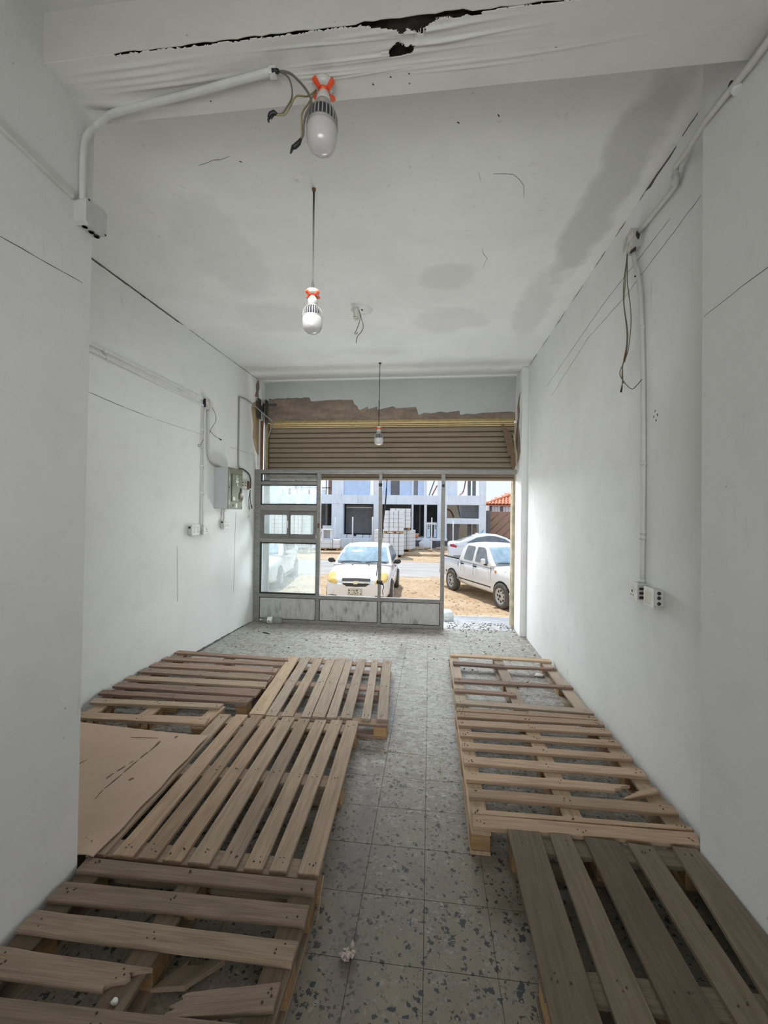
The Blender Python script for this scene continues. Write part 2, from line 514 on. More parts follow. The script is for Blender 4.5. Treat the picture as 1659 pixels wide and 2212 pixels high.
hole1 = [(-0.229, 1.350), (-0.221, 1.372), (-0.175, 1.376), (-0.135, 1.382), (-0.116, 1.400), (-0.096, 1.380), (-0.075, 1.39), (-0.057, 1.402), (-0.041, 1.404), (-0.033, 1.382), (0.013, 1.367), (0.04, 1.350)]
hole2 = [(-0.165, 1.442), (-0.164, 1.463), (-0.130, 1.464), (-0.083, 1.456), (-0.069, 1.434), (-0.085, 1.428), (-0.10, 1.434), (-0.115, 1.424), (-0.133, 1.418), (-0.156, 1.432)]
def inside(p, poly):
    c = False
    n_ = len(poly)
    for i in range(n_):
        x1, y1 = poly[i]; x2, y2 = poly[(i + 1) % n_]
        if (y1 > p[1]) != (y2 > p[1]) and p[0] < (x2 - x1) * (p[1] - y1) / (y2 - y1) + x1: c = not c
    return c
folds = []
for k in range(26):
    x = rnd.gauss(-0.02, 0.3); y = rnd.uniform(1.385, 1.53)
    folds.append((x, y, rnd.uniform(0.10, 0.26), rnd.uniform(0.0035, 0.008), rnd.uniform(0.002, 0.006) * math.exp(-((x + 0.05) / 0.5) ** 2), rnd.uniform(-0.06, 0.02)))
for x, y in ((-1.12, 1.43), (-1.08, 1.455), (-1.1, 1.40), (-1.0, 1.475)):
    folds.append((x, y, 0.2, 0.009, 0.006, -0.02))
folds.append((-1.2, 1.535, 0.22, 0.02, 0.012, 0.1))
def sag(x, y):
    z = 0
    for fx, fy, lx, ly, a, t in folds:
        dx = x - fx; dy = y - fy - t * dx
        z -= a * math.exp(-(dx / lx) ** 2 - (dy / ly) ** 2)
    return z
g = G()
NX, NY = 560, 90
idx = {}
vv = []
for j in range(NY + 1):
    for i in range(NX + 1):
        x = -1.46 + 2.6 * i / NX; y = 1.357 + 0.246 * j / NY
        jx = 0.003 * math.sin(i * 12.9 + j * 78.2)
        vv.append((x + jx, y, HB + sag(x, y) + (0.0008 * math.sin(x * 9 + y * 31))))
gap = [0.0] * (NX + 1)
w_ = 0.002
for i in range(NX + 1):
    x = -1.46 + 2.6 * i / NX
    w_ = max(0.002, min(0.009 if x < -0.45 else 0.015, w_ + rnd.uniform(-0.003, 0.0032)))
    gap[i] = w_ if x > -1.16 else 0.0
    if 0.15 < x: gap[i] = min(gap[i], 0.0055)
ff = []
for j in range(NY):
    for i in range(NX):
        x = -1.46 + 2.6 * (i + 0.5) / NX; y = 1.357 + 0.246 * (j + 0.5) / NY
        if y - 1.357 < gap[i] or inside((x, y), hole1) or inside((x, y), hole2): continue
        a = j * (NX + 1) + i
        ff.append((a, a + NX + 1, a + NX + 2, a + 1))
g.add(vv, ff, True)
skin = obj('soffit_skin', g, m_beam, beam)
sm = skin.modifiers.new('thickness', 'SOLIDIFY'); sm.thickness = 0.0025; sm.offset = -1
g = G()
for k in range(16):                                   # torn strips left hanging across the hole
    x = rnd.uniform(-0.125, -0.035); y0 = rnd.uniform(1.385, 1.405); l = rnd.uniform(0.012, 0.035)
    w2 = rnd.uniform(0.0008, 0.003)
    g.add([(x - w2, y0, HB + 0.001), (x + w2, y0, HB + 0.001), (x + w2 * 0.5, y0 + l, HB - rnd.uniform(0.001, 0.006)), (x - w2 * 0.5, y0 + l, HB - rnd.uniform(0.001, 0.006))], [(0, 1, 2, 3)])
for k in range(9):
    x = 0.0 + k * 0.0055; l = rnd.uniform(0.008, 0.022)
    g.add([(x, 1.362, HB), (x + 0.002, 1.362, HB), (x + 0.002, 1.362 + l, HB - 0.004), (x, 1.362 + l, HB - 0.003)], [(0, 1, 2, 3)])
o = obj('torn_fibre', g, m_beam, beam); o['kind'] = 'stuff'
o = obj('board_splinter', G().bbox(-0.192, 1.444, HB - 0.006, -0.166, 1.452, HB + 0.004, 0.001), m_beam, beam)

# wall over the shutter, piers beside the opening
wall_back = struct(obj('wall_back', G().box(-2.75, 5.85, 2.875, 1.24, 6.03, HC), m_mortar))
edge = [(-2.485, 2.973), (-2.408, 3.082), (-2.389, 3.24), (-2.33, 3.225), (-2.26, 3.243), (-2.14, 3.236), (-2.1, 3.25), (-2.04, 3.238), (-1.971, 3.246), (-1.905, 3.236), (-1.84, 3.25), (-1.769, 3.244), (-1.751, 3.191), (-1.70, 3.185), (-1.642, 3.191), (-1.58, 3.194), (-1.512, 3.202), (-1.318, 3.204), (-1.125, 3.196), (-1.103, 3.137), (-1.06, 3.11), (-1.04, 3.06), (-1.017, 3.047), (-0.906, 3.097), (-0.895, 3.06), (-0.769, 3.095), (-0.758, 3.048), (-0.65, 3.07), (-0.544, 3.097), (-0.486, 3.065), (-0.367, 3.073), (-0.212, 3.081), (-0.198, 3.05), (-0.172, 2.965), (-0.087, 3.001), (0.0, 2.985), (0.132, 3.01), (0.22, 2.995), (0.398, 3.018), (0.41, 2.957), (0.50, 2.975), (0.614, 2.966), (0.70, 2.985), (0.85, 2.987), (1.085, 2.996), (1.165, 2.983)]
g = G()
for (a, za), (b, zb) in zip(edge[:-1], edge[1:]):
    k = 3
    for q in range(k):
        xa, xb = a + (b - a) * q / k, a + (b - a) * (q + 1) / k
        z0_ = za + (zb - za) * q / k; z1_ = za + (zb - za) * (q + 1) / k
        g.add([(xa, 5.838, z0_), (xb, 5.838, z1_), (xb, 5.838, HC), (xa, 5.838, HC), (xa, 5.85, z0_), (xb, 5.85, z1_)], [(0, 1, 2, 3), (1, 0, 4, 5)])
obj('plaster_layer', g, m_lintel, wall_back)
m_yellow = plain('cream_yellow_paint', (0.27, 0.22, 0.105), 0.6, var=0.25)
obj('steel_lintel', G().bbox(-2.36, 5.83, 2.835, 1.15, 5.90, 2.905, 0.004), m_yellow, wall_back)

pillar = struct(obj('pillar', G().bbox(1.165, 5.42, 0, 1.245, 6.02, HC, 0.006), m_wall_r))
m_tan = plain('stained_jamb', (0.46, 0.40, 0.28), 0.9, var=0.3, scale=9)
obj('jamb_edge', G().box(1.150, 5.99, -0.1, 1.165, 6.03, 2.9), m_tan, pillar)
# broken plaster on the pillar showing brown mortar
g = G()
brk = [(5.99, 2.42), (5.93, 2.55), (5.80, 2.62), (5.74, 2.80), (5.66, 2.86), (5.70, 3.02), (5.62, 3.12), (5.52, 3.18), (5.58, 3.05), (5.55, 2.9), (5.60, 2.74), (5.53, 2.58), (5.48, 2.38), (5.56, 2.30), (5.70, 2.24), (5.85, 2.22), (5.95, 2.30)]
def flat_patch(pts2, fn, thick, d):
    """polygon prism: fn maps (a, b) to 3D on the surface, d is the outward direction"""
    p0 = [Vector(fn(a, b)) for a, b in pts2]
    n_ = Vector(d)
    bm = bmesh.new()
    vs1 = [bm.verts.new(p + n_ * thick) for p in p0]
    fc = bm.faces.new(vs1)
    r_ = bmesh.ops.extrude_face_region(bm, geom=[fc])
    for e in r_['geom']:
        if isinstance(e, bmesh.types.BMVert): e.co -= n_ * (thick + 0.003)
    bmesh.ops.triangulate(bm, faces=[f_ for f_ in bm.faces if len(f_.verts) > 4])
    bmesh.ops.recalc_face_normals(bm, faces=bm.faces[:])
    return G().bm(bm)
obj('bare_mortar', flat_patch(brk, lambda a, b: (1.165, a, b), 0.004, (-1, 0, 0)), m_mortar, pillar)
outer_left = struct(obj('wall_facade_left', G().box(-3.6, 5.72, -0.1, -2.45, 6.03, HC), m_wall_r))

# threshold, canopy outside and upper storey of this building
struct(obj('threshold', G().bbox(-2.75, 5.67, -0.2, 1.5, 6.05, -0.002, 0.01), m_concrete))
struct(obj('canopy_slab', G().box(-4.5, 6.03, 3.25, 3.2, 9.4, 3.5), m_concrete))

# cracks and plaster joints: narrow raised dark ribbons along the wall
def crack(parent, pts, w, out, name='crack', mat=None, jit=0.004, k=5):
    P = []
    for a, b in zip(pts[:-1], pts[1:]):
        a, b = Vector(a), Vector(b)
        n_ = max(2, int((b - a).length / 0.05))
        for i in range(n_): P.append(a.lerp(b, i / n_))
    P.append(Vector(pts[-1]))
    d = Vector(out)
    t = (P[-1] - P[0]).normalized()
    s = t.cross(d).normalized()
    g_ = G(); v_ = []
    for i, p in enumerate(P):
        ww = w * rnd.uniform(0.35, 1.15) * (0.3 if i in (0, len(P) - 1) else 1)
        q = p + s * rnd.uniform(-jit, jit)
        v_ += [q + s * ww + d * 0.0015, q - s * ww + d * 0.0015, q - s * ww - d * 0.002, q + s * ww - d * 0.002]
    f_ = []
    for i in range(len(P) - 1):
        for c_ in range(4):
            f_.append((4 * i + c_, 4 * i + (c_ + 1) % 4, 4 * i + 4 + (c_ + 1) % 4, 4 * i + 4 + c_))
    g_.add(v_, f_)
    return obj(name, g_, mat or m_crack, parent)
def onleft(pts, off=0.0): return [(xl(y) + off, y, z) for _, y, z in pts]
def onright(pts): return [(XR, y, z) for _, y, z in pts]
crack(wall_left, onleft([(0, 2.826, 2.443), (0, 3.14, 2.421), (0, 3.525, 2.407)]), 0.0018, (1, 0, 0), jit=0.001)
crack(wall_left, onleft([(0, 3.55, 2.405), (0, 4.338, 2.41)]), 0.0009, (1, 0, 0), jit=0.001)
crack(wall_left, onleft([(0, 4.9, 2.366), (0, 5.65, 2.365)]), 0.0012, (1, 0, 0), jit=0.001)
crack(wall_left, onleft([(0, 3.908, 1.194), (0, 3.93, 0.626)]), 0.0016, (1, 0, 0), jit=0.001)
crack(wall_left, onleft([(0, 5.09, 1.557), (0, 5.076, 1.226), (0, 5.062, 0.509)]), 0.0022, (1, 0, 0), jit=0.002)
crack(wall_left, onleft([(0, 2.7, 3.463), (0, 3.07, 3.463), (0, 3.95, 3.463)]), 0.009, (1, 0, 0), jit=0.003)
crack(wall_left, onleft([(0, 4.05, 3.466), (0, 4.9, 3.466), (0, 5.8, 3.466)]), 0.0025, (1, 0, 0), jit=0.002)
crack(wall_left, onleft([(0, 2.79, 0.487), (0, 2.806, 0.342)]), 0.002, (1, 0, 0), jit=0.001)
crack(wall_right, onright([(0, 4.591, 2.951), (0, 3.156, 3.098), (0, 2.3, 3.123)]), 0.0011, (-1, 0, 0), jit=0.002)
crack(wall_right, onright([(0, 4.4, 2.80), (0, 3.418, 2.973), (0, 2.794, 2.974), (0, 2.05, 3.05)]), 0.001, (-1, 0, 0), jit=0.003)
for a, b, w in ((5.35, 5.0, 0.004), (4.8, 4.5, 0.003), (4.3, 4.0, 0.004), (3.8, 3.55, 0.003), (3.3, 3.1, 0.004), (2.95, 2.8, 0.005), (2.62, 2.25, 0.011), (2.2, 2.08, 0.007)):
    crack(wall_right, onright([(0, a, 3.464), (0, (a + b) / 2, 3.463), (0, b, 3.465)]), w, (-1, 0, 0), jit=w * 0.8)
for y, z in ((2.427, 2.146), (2.403, 2.12), (2.44, 2.119), (2.416, 2.092)):
    crack(wall_right, [(XR, y, z), (XR, y + 0.004, z - 0.014)], 0.005, (-1, 0, 0), name='screw_hole', mat=m_dark, jit=0)
crack(wall_front_left, [(xnl(2.45), 1.18, 2.448), (xnl(2.46), 1.33, 2.46), (xnl(2.478), 1.53, 2.478)], 0.0012, (1, 0, 0.018), jit=0.001)
crack(wall_front_right, [(xnr(2.396), 1.86, 2.396), (xnr(2.405), 1.651, 2.405), (xnr(2.407), 1.45, 2.407)], 0.0009, (-1, 0, 0), jit=0.001)
crack(wall_front_right, [(xnr(3.19), 1.59, 3.193), (xnr(3.19), 1.5, 3.194), (xnr(3.19), 1.3, 3.195)], 0.0025, (-1, 0, 0), jit=0.002)
for pts in ([(0.33, 2.35), (0.45, 2.36), (0.52, 2.45), (0.54, 2.55)], [(0.25, 2.33), (0.27, 2.4)], [(0.35, 3.0), (0.40, 3.12), (0.39, 3.25)], [(-1.3, 2.13), (-1.1, 2.10)]):
    crack(ceiling, [(x, y, HC) for x, y in pts], 0.0008, (0, 0, -1), jit=0.006)
for x, y in ((-1.06, 2.13), (0.11, 2.02), (0.30, 2.0), (-1.0, 3.35)):
    crack(ceiling, [(x, y, HC), (x + 0.012, y + 0.01, HC)], 0.006, (0, 0, -1), name='chip', jit=0.003)
for x, y in ((-0.24, 1.55), (-0.17, 1.53), (-0.10, 1.525), (0.28, 1.50), (0.42, 1.49), (-0.9, 1.55), (-0.1, 1.56)):
    crack(beam, [(x, y, HB), (x + 0.006, y + 0.004, HB)], 0.0028, (0, 0, -1), name='nail_hole', mat=m_rot, jit=0)

crack(wall_left, onleft([(0, 4.1, 0.006), (0, 4.8, 0.007), (0, 5.6, 0.006)]), 0.006, (1, 0, 0), jit=0.001)  # shadow line at the wall foot, put in as a dark ribbon
m_tanwall = plain('bare_tan_render', (0.34, 0.26, 0.155), 0.95, var=0.2, scale=9)
obj('bare_render', flat_patch([(5.47, 3.02), (5.52, 3.09), (5.60, 3.13), (5.715, 3.22), (5.715, 2.38), (5.64, 2.42), (5.57, 2.52), (5.53, 2.62), (5.54, 2.78), (5.50, 2.9)], lambda a, b: (xl(a), a, b), 0.003, (1, 0, 0)), m_tanwall, wall_left)
obj('bare_render', flat_patch([(5.58, 3.20), (5.62, 3.30), (5.60, 3.36), (5.64, 3.44), (5.70, 3.46), (5.715, 3.36), (5.68, 3.28), (5.70, 3.22)], lambda a, b: (xl(a), a, b), 0.003, (1, 0, 0)), m_mortar, wall_left)
# ------------------------------------------------------------------ pallets
# deck boards measured on the floor plan: height of the top face, then far-left, far-right, near-right, near-left corner
DECK = {
    'A': [
        (0.128, (-2.53, 3.946), (-1.354, 3.884), (-1.333, 3.823), (-2.532, 3.868)),
        (0.128, (-2.536, 3.759), (-1.351, 3.787), (-1.344, 3.7), (-2.539, 3.679)),
        (0.128, (-2.541, 3.61), (-1.352, 3.626), (-1.343, 3.527), (-2.541, 3.51)),
        (0.128, (-2.546, 3.461), (-1.353, 3.468), (-1.344, 3.363), (-2.549, 3.369)),
        (0.128, (-2.552, 3.284), (-1.336, 3.32), (-1.312, 3.218), (-2.542, 3.206)),
        (0.128, (-2.537, 3.136), (-1.329, 3.176), (-1.32, 3.054), (-2.528, 3.057)),
        (0.128, (-2.561, 2.998), (-1.331, 3.023), (-1.335, 2.941), (-2.539, 2.927)),
    ],
    'H': [
        (0.128, (-2.506, 2.852), (-1.5, 2.901), (-1.5, 2.834), (-2.479, 2.779)),
        (0.128, (-2.425, 2.636), (-1.496, 2.698), (-1.476, 2.598), (-2.425, 2.562)),
    ],
    'B': [
        (0.118, (-1.373, 3.955), (-1.27, 3.971), (-1.145, 2.802), (-1.257, 2.799)),
        (0.118, (-1.239, 3.96), (-1.156, 3.988), (-1.057, 2.796), (-1.138, 2.8)),
        (0.118, (-1.106, 3.965), (-1.027, 3.992), (-0.939, 2.8), (-1.021, 2.798)),
        (0.118, (-0.989, 3.967), (-0.906, 3.979), (-0.813, 2.814), (-0.88, 2.808)),
        (0.118, (-0.901, 3.98), (-0.798, 3.996), (-0.712, 2.818), (-0.807, 2.823)),
        (0.118, (-0.795, 3.981), (-0.728, 3.982), (-0.63, 2.824), (-0.701, 2.822)),
        (0.118, (-0.682, 3.998), (-0.604, 4.01), (-0.522, 2.832), (-0.603, 2.831)),
        (0.118, (-0.545, 4.003), (-0.483, 4.013), (-0.392, 2.839), (-0.456, 2.841)),
        (0.118, (-0.44, 4.004), (-0.355, 4.002), (-0.271, 2.847), (-0.348, 2.845)),
    ],
    'C': [
        (0.125, (-1.454, 2.753), (-1.372, 2.761), (-1.321, 1.569), (-1.398, 1.559)),
        (0.125, (-1.334, 2.762), (-1.25, 2.766), (-1.198, 1.573), (-1.286, 1.57)),
        (0.125, (-1.223, 2.767), (-1.144, 2.773), (-1.097, 1.573), (-1.173, 1.571)),
        (0.125, (-1.116, 2.769), (-1.029, 2.774), (-0.987, 1.576), (-1.067, 1.575)),
        (0.125, (-0.997, 2.771), (-0.911, 2.775), (-0.868, 1.577), (-0.959, 1.576)),
        (0.125, (-0.882, 2.768), (-0.804, 2.772), (-0.752, 1.578), (-0.831, 1.577)),
        (0.125, (-0.766, 2.77), (-0.688, 2.773), (-0.645, 1.58), (-0.721, 1.578)),
        (0.125, (-0.656, 2.777), (-0.576, 2.781), (-0.546, 1.582), (-0.617, 1.581)),
        (0.125, (-0.55, 2.788), (-0.466, 2.792), (-0.416, 1.584), (-0.5, 1.583)),
    ],
    'D': [
        (0.13, (-1.372, 1.549), (-0.414, 1.573), (-0.41, 1.502), (-1.366, 1.479)),
        (0.13, (-1.372, 1.431), (-0.413, 1.454), (-0.41, 1.385), (-1.366, 1.357)),
        (0.13, (-1.366, 1.317), (-0.412, 1.326), (-0.413, 1.257), (-1.369, 1.247)),
        (0.13, (-1.372, 1.194), (-0.836, 1.194), (-0.943, 1.125), (-1.372, 1.119)),
        (0.13, (-0.691, 1.148), (-0.428, 1.207), (-0.425, 1.139), (-0.727, 1.079)),
        (0.13, (-1.372, 1.066), (-0.42, 1.097), (-0.42, 1.028), (-1.372, 0.996)),
    ],
    'Dloose': [
        (0.03, (-0.783, 1.317), (-0.667, 1.325), (-0.757, 1.239), (-0.86, 1.221)),
    ],
    'E': [
        (0.12, (0.23, 4.295), (1.212, 4.267), (1.211, 4.192), (0.231, 4.226)),
        (0.12, (0.243, 4.069), (0.729, 4.047), (0.717, 3.971), (0.245, 3.987)),
        (0.12, (0.735, 4.032), (1.198, 4.034), (1.2, 3.999), (0.725, 3.972)),
        (0.12, (0.23, 3.66), (1.205, 3.638), (1.212, 3.585), (0.229, 3.573)),
        (0.12, (0.221, 3.436), (0.707, 3.423), (0.702, 3.364), (0.221, 3.377)),
        (0.12, (0.216, 3.228), (1.196, 3.208), (1.206, 3.136), (0.215, 3.16)),
    ],
    'F': [
        (0.128, (0.212, 3.081), (1.193, 3.086), (1.19, 3.025), (0.212, 3.024)),
        (0.128, (0.213, 3.012), (1.189, 3.017), (1.205, 2.958), (0.211, 2.936)),
        (0.128, (0.214, 2.895), (1.203, 2.912), (1.204, 2.841), (0.212, 2.815)),
        (0.128, (0.214, 2.747), (1.198, 2.767), (1.204, 2.703), (0.213, 2.689)),
        (0.128, (0.218, 2.616), (1.201, 2.614), (1.205, 2.559), (0.214, 2.548)),
        (0.128, (0.216, 2.469), (1.202, 2.474), (1.205, 2.402), (0.213, 2.394)),
        (0.128, (0.222, 2.316), (1.072, 2.312), (0.971, 2.255), (0.213, 2.245)),
        (0.128, (0.222, 2.179), (1.213, 2.19), (1.207, 2.12), (0.215, 2.111)),
        (0.128, (0.219, 2.029), (1.209, 2.044), (1.212, 2.019), (0.219, 1.994)),
        (0.128, (0.219, 1.991), (1.215, 2.015), (1.186, 1.927), (0.213, 1.9)),
    ],
    'Fbroken': [
        (0.128, (1.071, 2.267), (1.203, 2.321), (1.205, 2.283), (0.974, 2.192)),
    ],
    'G': [
        (0.135, (0.366, 1.912), (0.507, 1.922), (0.49, 0.72), (0.35, 0.72)),
        (0.135, (0.547, 1.92), (0.638, 1.913), (0.654, 0.72), (0.53, 0.72)),
        (0.135, (0.694, 1.905), (0.831, 1.897), (0.82, 0.72), (0.684, 0.72)),
        (0.135, (0.872, 1.897), (0.973, 1.886), (0.973, 0.72), (0.878, 0.72)),
        (0.135, (1.058, 1.901), (1.155, 1.898), (1.155, 0.72), (0.943, 0.72)),
    ],
}

w_grey = wood('weathered_pallet_wood', (0.46, 0.385, 0.31), (0.27, 0.215, 0.165), 0.4)
w_warm = wood('warm_pallet_wood', (0.52, 0.41, 0.31), (0.32, 0.23, 0.165), 0.25)
w_pale = wood('pale_pallet_wood', (0.45, 0.405, 0.345), (0.30, 0.25, 0.20), 0.35, (0.32, 0.305, 0.28))
w_dim = wood('dimmed_weathered_wood', (0.35, 0.295, 0.24), (0.21, 0.17, 0.13), 0.35, (0.25, 0.225, 0.19))  # weathered wood, darkened for the weak light at the room's front
w_yell = wood('yellowish_pallet_wood', (0.55, 0.46, 0.345), (0.38, 0.29, 0.20), 0.2)
w_red = wood('reddish_pallet_wood', (0.36, 0.275, 0.23), (0.20, 0.135, 0.11), 0.3, (0.22, 0.17, 0.15))
w_drk = wood('dark_pallet_wood', (0.20, 0.155, 0.14), (0.11, 0.085, 0.08), 0.3, (0.15, 0.13, 0.125))
w_green = wood('greenish_pallet_wood', (0.225, 0.195, 0.15), (0.145, 0.12, 0.088), 0.55, (0.155, 0.15, 0.115))  # greenish wood, its colour also darkened for the dim front corner
w_block = wood('pallet_block_wood', (0.50, 0.36, 0.20), (0.32, 0.20, 0.10), 0.1)
m_nail = plain('rusty_nail', (0.035, 0.025, 0.02), 0.8)

for d_ in DECK['D'][:1]:
    pass
DECK['D'][0] = (0.13, (-1.372, 1.542), (-0.414, 1.553), (-0.41, 1.502), (-1.366, 1.479))
DECK['C'] = [(d_[0], d_[1], d_[2], (d_[3][0], max(d_[3][1], 1.562)), (d_[4][0], max(d_[4][1], 1.562))) for d_ in DECK['C']]
DECK['F'][-1] = (0.128, (0.219, 1.991), (1.215, 2.005), (1.186, 1.927), (0.213, 1.912))
DECK['G'] = [(d_[0], (d_[1][0], min(d_[1][1], 1.908)), (d_[2][0], min(d_[2][1], 1.908)), d_[3], d_[4]) for d_ in DECK['G']]
def board(name, corners, ztop, th, mat, parent, ragged=(), sag=0.0, seg=8, jit=0.0013, tilt=0.0):
    """one plank from its four top corners (fl, fr, nr, nl); ragged lists the ends ('a' = start, 'b' = end) that are broken"""
    fl, fr, nr, nl = [Vector((c[0], c[1], 0)) for c in corners]
    w1 = ((fr - fl).length + (nr - nl).length) / 2
    w2 = ((nl - fl).length + (nr - fr).length) / 2
    if w1 >= w2: A0, A1, B1, B0 = nl, nr, fr, fl       # runs left to right
    else: A0, A1, B1, B0 = fl, nl, nr, fr              # runs away from us
    c0, c1 = (A0 + B0) / 2, (A1 + B1) / 2
    ax = (c1 - c0).normalized()
    M_ = Matrix((ax, Vector((-ax.y, ax.x, 0)), Vector((0, 0, 1)))).transposed().to_4x4()
    M_.translation = Vector(((c0.x + c1.x) / 2, (c0.y + c1.y) / 2, ztop - th))
    if tilt: M_ = M_ @ Matrix.Rotation(tilt, 4, 'Y')
    inv = M_.inverted()
    def loc(p): q = inv @ Vector((p.x, p.y, ztop - th)); return Vector((q.x, q.y))
    a0, a1, b1, b0 = loc(A0), loc(A1), loc(B1), loc(B0)
    loop = []
    for i in range(seg + 1):
        t = i / seg
        loop.append(a0.lerp(a1, t) + Vector((0, rnd.uniform(-jit, jit))))
    def rag(p, q, sgn):
        out = []
        for k in range(1, 7):
            out.append(p.lerp(q, k / 7) + Vector((rnd.uniform(-0.012, 0.03) * sgn, 0)))
        return out
    if 'b' in ragged: loop += rag(a1, b1, -1)
    for i in range(seg + 1):
        t = i / seg
        loop.append(b1.lerp(b0, t) + Vector((0, rnd.uniform(-jit, jit))))
    if 'a' in ragged: loop += rag(b0, a0, 1)
    if (a1 - a0).cross(b1 - a0) < 0: loop.reverse()
    n_ = len(loop)
    cen = sum(loop, Vector((0, 0))) / n_
    L_ = (c1 - c0).length
    def zz(p): return sag * (1 - (2 * p.x / L_) ** 2)
    ch = 0.0022
    def inset(p):
        d = Vector((p.x, p.y)) - cen
        return Vector((p.x - math.copysign(min(ch, abs(d.x)), d.x) * 0.7, p.y - math.copysign(ch, d.y)))
    ring0 = [(p.x, p.y, 0 + zz(p)) for p in loop]
    ring1 = [(p.x, p.y, th - ch + zz(p)) for p in loop]
    ring2 = [(inset(p).x, inset(p).y, th + zz(p)) for p in loop]
    g_ = G()
    f_ = [tuple(reversed(range(n_)))]
    for r_ in (0, 1):
        f_ += [(r_ * n_ + i, r_ * n_ + (i + 1) % n_, (r_ + 1) * n_ + (i + 1) % n_, (r_ + 1) * n_ + i) for i in range(n_)]
    f_.append(tuple(range(2 * n_, 3 * n_)))
    g_.add(ring0 + ring1 + ring2, f_)
    o = obj(name, g_, mat, parent, M_)
    o['_l'] = L_
    return o, c0, c1, (A0 - B0).length

def pallet(key, label, along, mats, stringers, blocks_y=None, skid='same', th=0.018, ragged={}, cross_mat=None, pick=None, nail_at=None, names=None):
    """along = 'x' when the deck boards run left to right; stringers = the positions of the boards under the deck
    (x positions when the deck runs along x, y positions otherwise)"""
    deck = DECK[key]
    z = deck[0][0]
    xs = [c[0] for d in deck for c in d[1:]]; ys = [c[1] for d in deck for c in d[1:]]
    x0, x1, y0, y1 = min(xs), max(xs), min(ys), max(ys)
    root = thing('pallet', label, 'pallet', ((x0 + x1) / 2, (y0 + y1) / 2, 0), 0, 'wooden pallets laid over the floor')
    nails = G()
    for k, d in enumerate(deck):
        mt = mats[k % len(mats)] if pick is None else pick[k]
        o, c0, c1, w = board('deck_board', d[1:], d[0] + rnd.uniform(-0.0015, 0.0015), th, mt, root, ragged.get(k, ()), sag=rnd.uniform(-0.001, 0.001))
        for s in stringers:
            t = (s - c0.x) / (c1.x - c0.x) if along == 'x' else (s - c0.y) / (c1.y - c0.y)
            if t < -0.04 or t > 1.04: continue
            t = min(0.965, max(0.035, t))
            p = c0.lerp(c1, t)
            for q in range(rnd.choice((2, 3, 3, 4))):
                u = Vector((rnd.uniform(-0.02, 0.02), rnd.uniform(-0.3, 0.3) * w, 0)) if along == 'x' else Vector((rnd.uniform(-0.3, 0.3) * w, rnd.uniform(-0.02, 0.02), 0))
                c = p + u
                r_ = rnd.uniform(0.0022, 0.004)
                nails.add([(c.x + r_ * math.cos(a * math.pi / 3), c.y + r_ * math.sin(a * math.pi / 3), d[0] + 0.0021) for a in range(6)] +
                          [(c.x + r_ * math.cos(a * math.pi / 3), c.y + r_ * math.sin(a * math.pi / 3), d[0] - 0.003) for a in range(6)],
                          [tuple(range(6))] + [(a, 6 + a, 6 + (a + 1) % 6, (a + 1) % 6) for a in range(6)])
    zt = z - th - 0.0015
    bw = 0.045
    cm = cross_mat or mats[0]
    zb = zt - 0.017
    for s in stringers:
        def at(d_, i, j, key):
            p_, q_ = d_[i], d_[j]
            ax_ = 0 if key == 'x' else 1
            t_ = (s - p_[ax_]) / (q_[ax_] - p_[ax_] + 1e-9)
            t_ = min(1, max(0, t_))
            return p_[1 - ax_] + (q_[1 - ax_] - p_[1 - ax_]) * t_
        if along == 'x':
            ya, yb = at(deck[0], 1, 2, 'x'), at(deck[-1], 4, 3, 'x')
            if key == 'D': yb = 0.985
            c = [(s - bw, ya), (s + bw, ya), (s + bw, yb), (s - bw, yb)]
        else:
            xa, xb = at(deck[0], 1, 4, 'y'), at(deck[-1], 2, 3, 'y')
            c = [(xa, s + bw), (xb, s + bw), (xb, s - bw), (xa, s - bw)]
        board('stringer_board', c, zt, 0.017, cm, root)
        c2 = [((a - (s)) * 1.0 + s, b) if along == 'x' else (a, b) for a, b in c]
        board('bottom_board', c2, 0.0165, 0.016, cm, root)
        rows = (c[3][1] + 0.05, (c[3][1] + c[0][1]) / 2, c[0][1] - 0.05) if along == 'x' else (c[0][0] + 0.05, (c[0][0] + c[1][0]) / 2, c[1][0] - 0.05)
        for r_ in rows:
            bx, by = (s, r_) if along == 'x' else (r_, s)
            e = 0.044
            g_ = G().bbox(-e, -e, 0, e, e, zb - 0.0175, 0.003)
            obj('block', g_, w_block, root, Matrix.Translation((bx, by, 0.017)))
    o = obj('nail_head', nails, m_nail, root); o['kind'] = 'stuff'
    return root

pA = pallet('A', 'reddish brown slatted pallet in the far corner against the white left wall', 'x', [w_red, w_red, w_red, w_grey, w_grey], [-2.46, -1.95, -1.385], cross_mat=w_red)
pH = pallet('H', 'half bare pallet with a broken slat, mostly hidden under the brown cardboard sheet', 'x', [w_grey, w_warm], [-2.38, -1.98, -1.53], cross_mat=w_warm, ragged={1: ()})
pB = pallet('B', 'pale pallet with a split light yellow board, ending in a wooden block over bare floor', 'y', [w_pale], [2.85, 3.40, 3.94],
            pick=[w_yell, w_pale, w_grey, w_pale, w_pale, w_pale, w_pale, w_pale, w_pale], cross_mat=w_red)
pC = pallet('C', 'pallet with nine long boards pointing to the door, beside the cardboard sheet', 'y', [w_grey, w_grey, w_warm], [1.625, 2.17, 2.72],
            pick=[w_grey, w_warm, w_warm, w_warm, w_grey, w_grey, w_grey, w_grey, w_grey], cross_mat=w_grey)
pD = pallet('D', 'dark brown pallet with snapped boards beside the front left pier', 'x', [w_dim], [-1.315, -0.90, -0.46], cross_mat=w_dim, ragged={3: ('b',), 4: ('a',)})
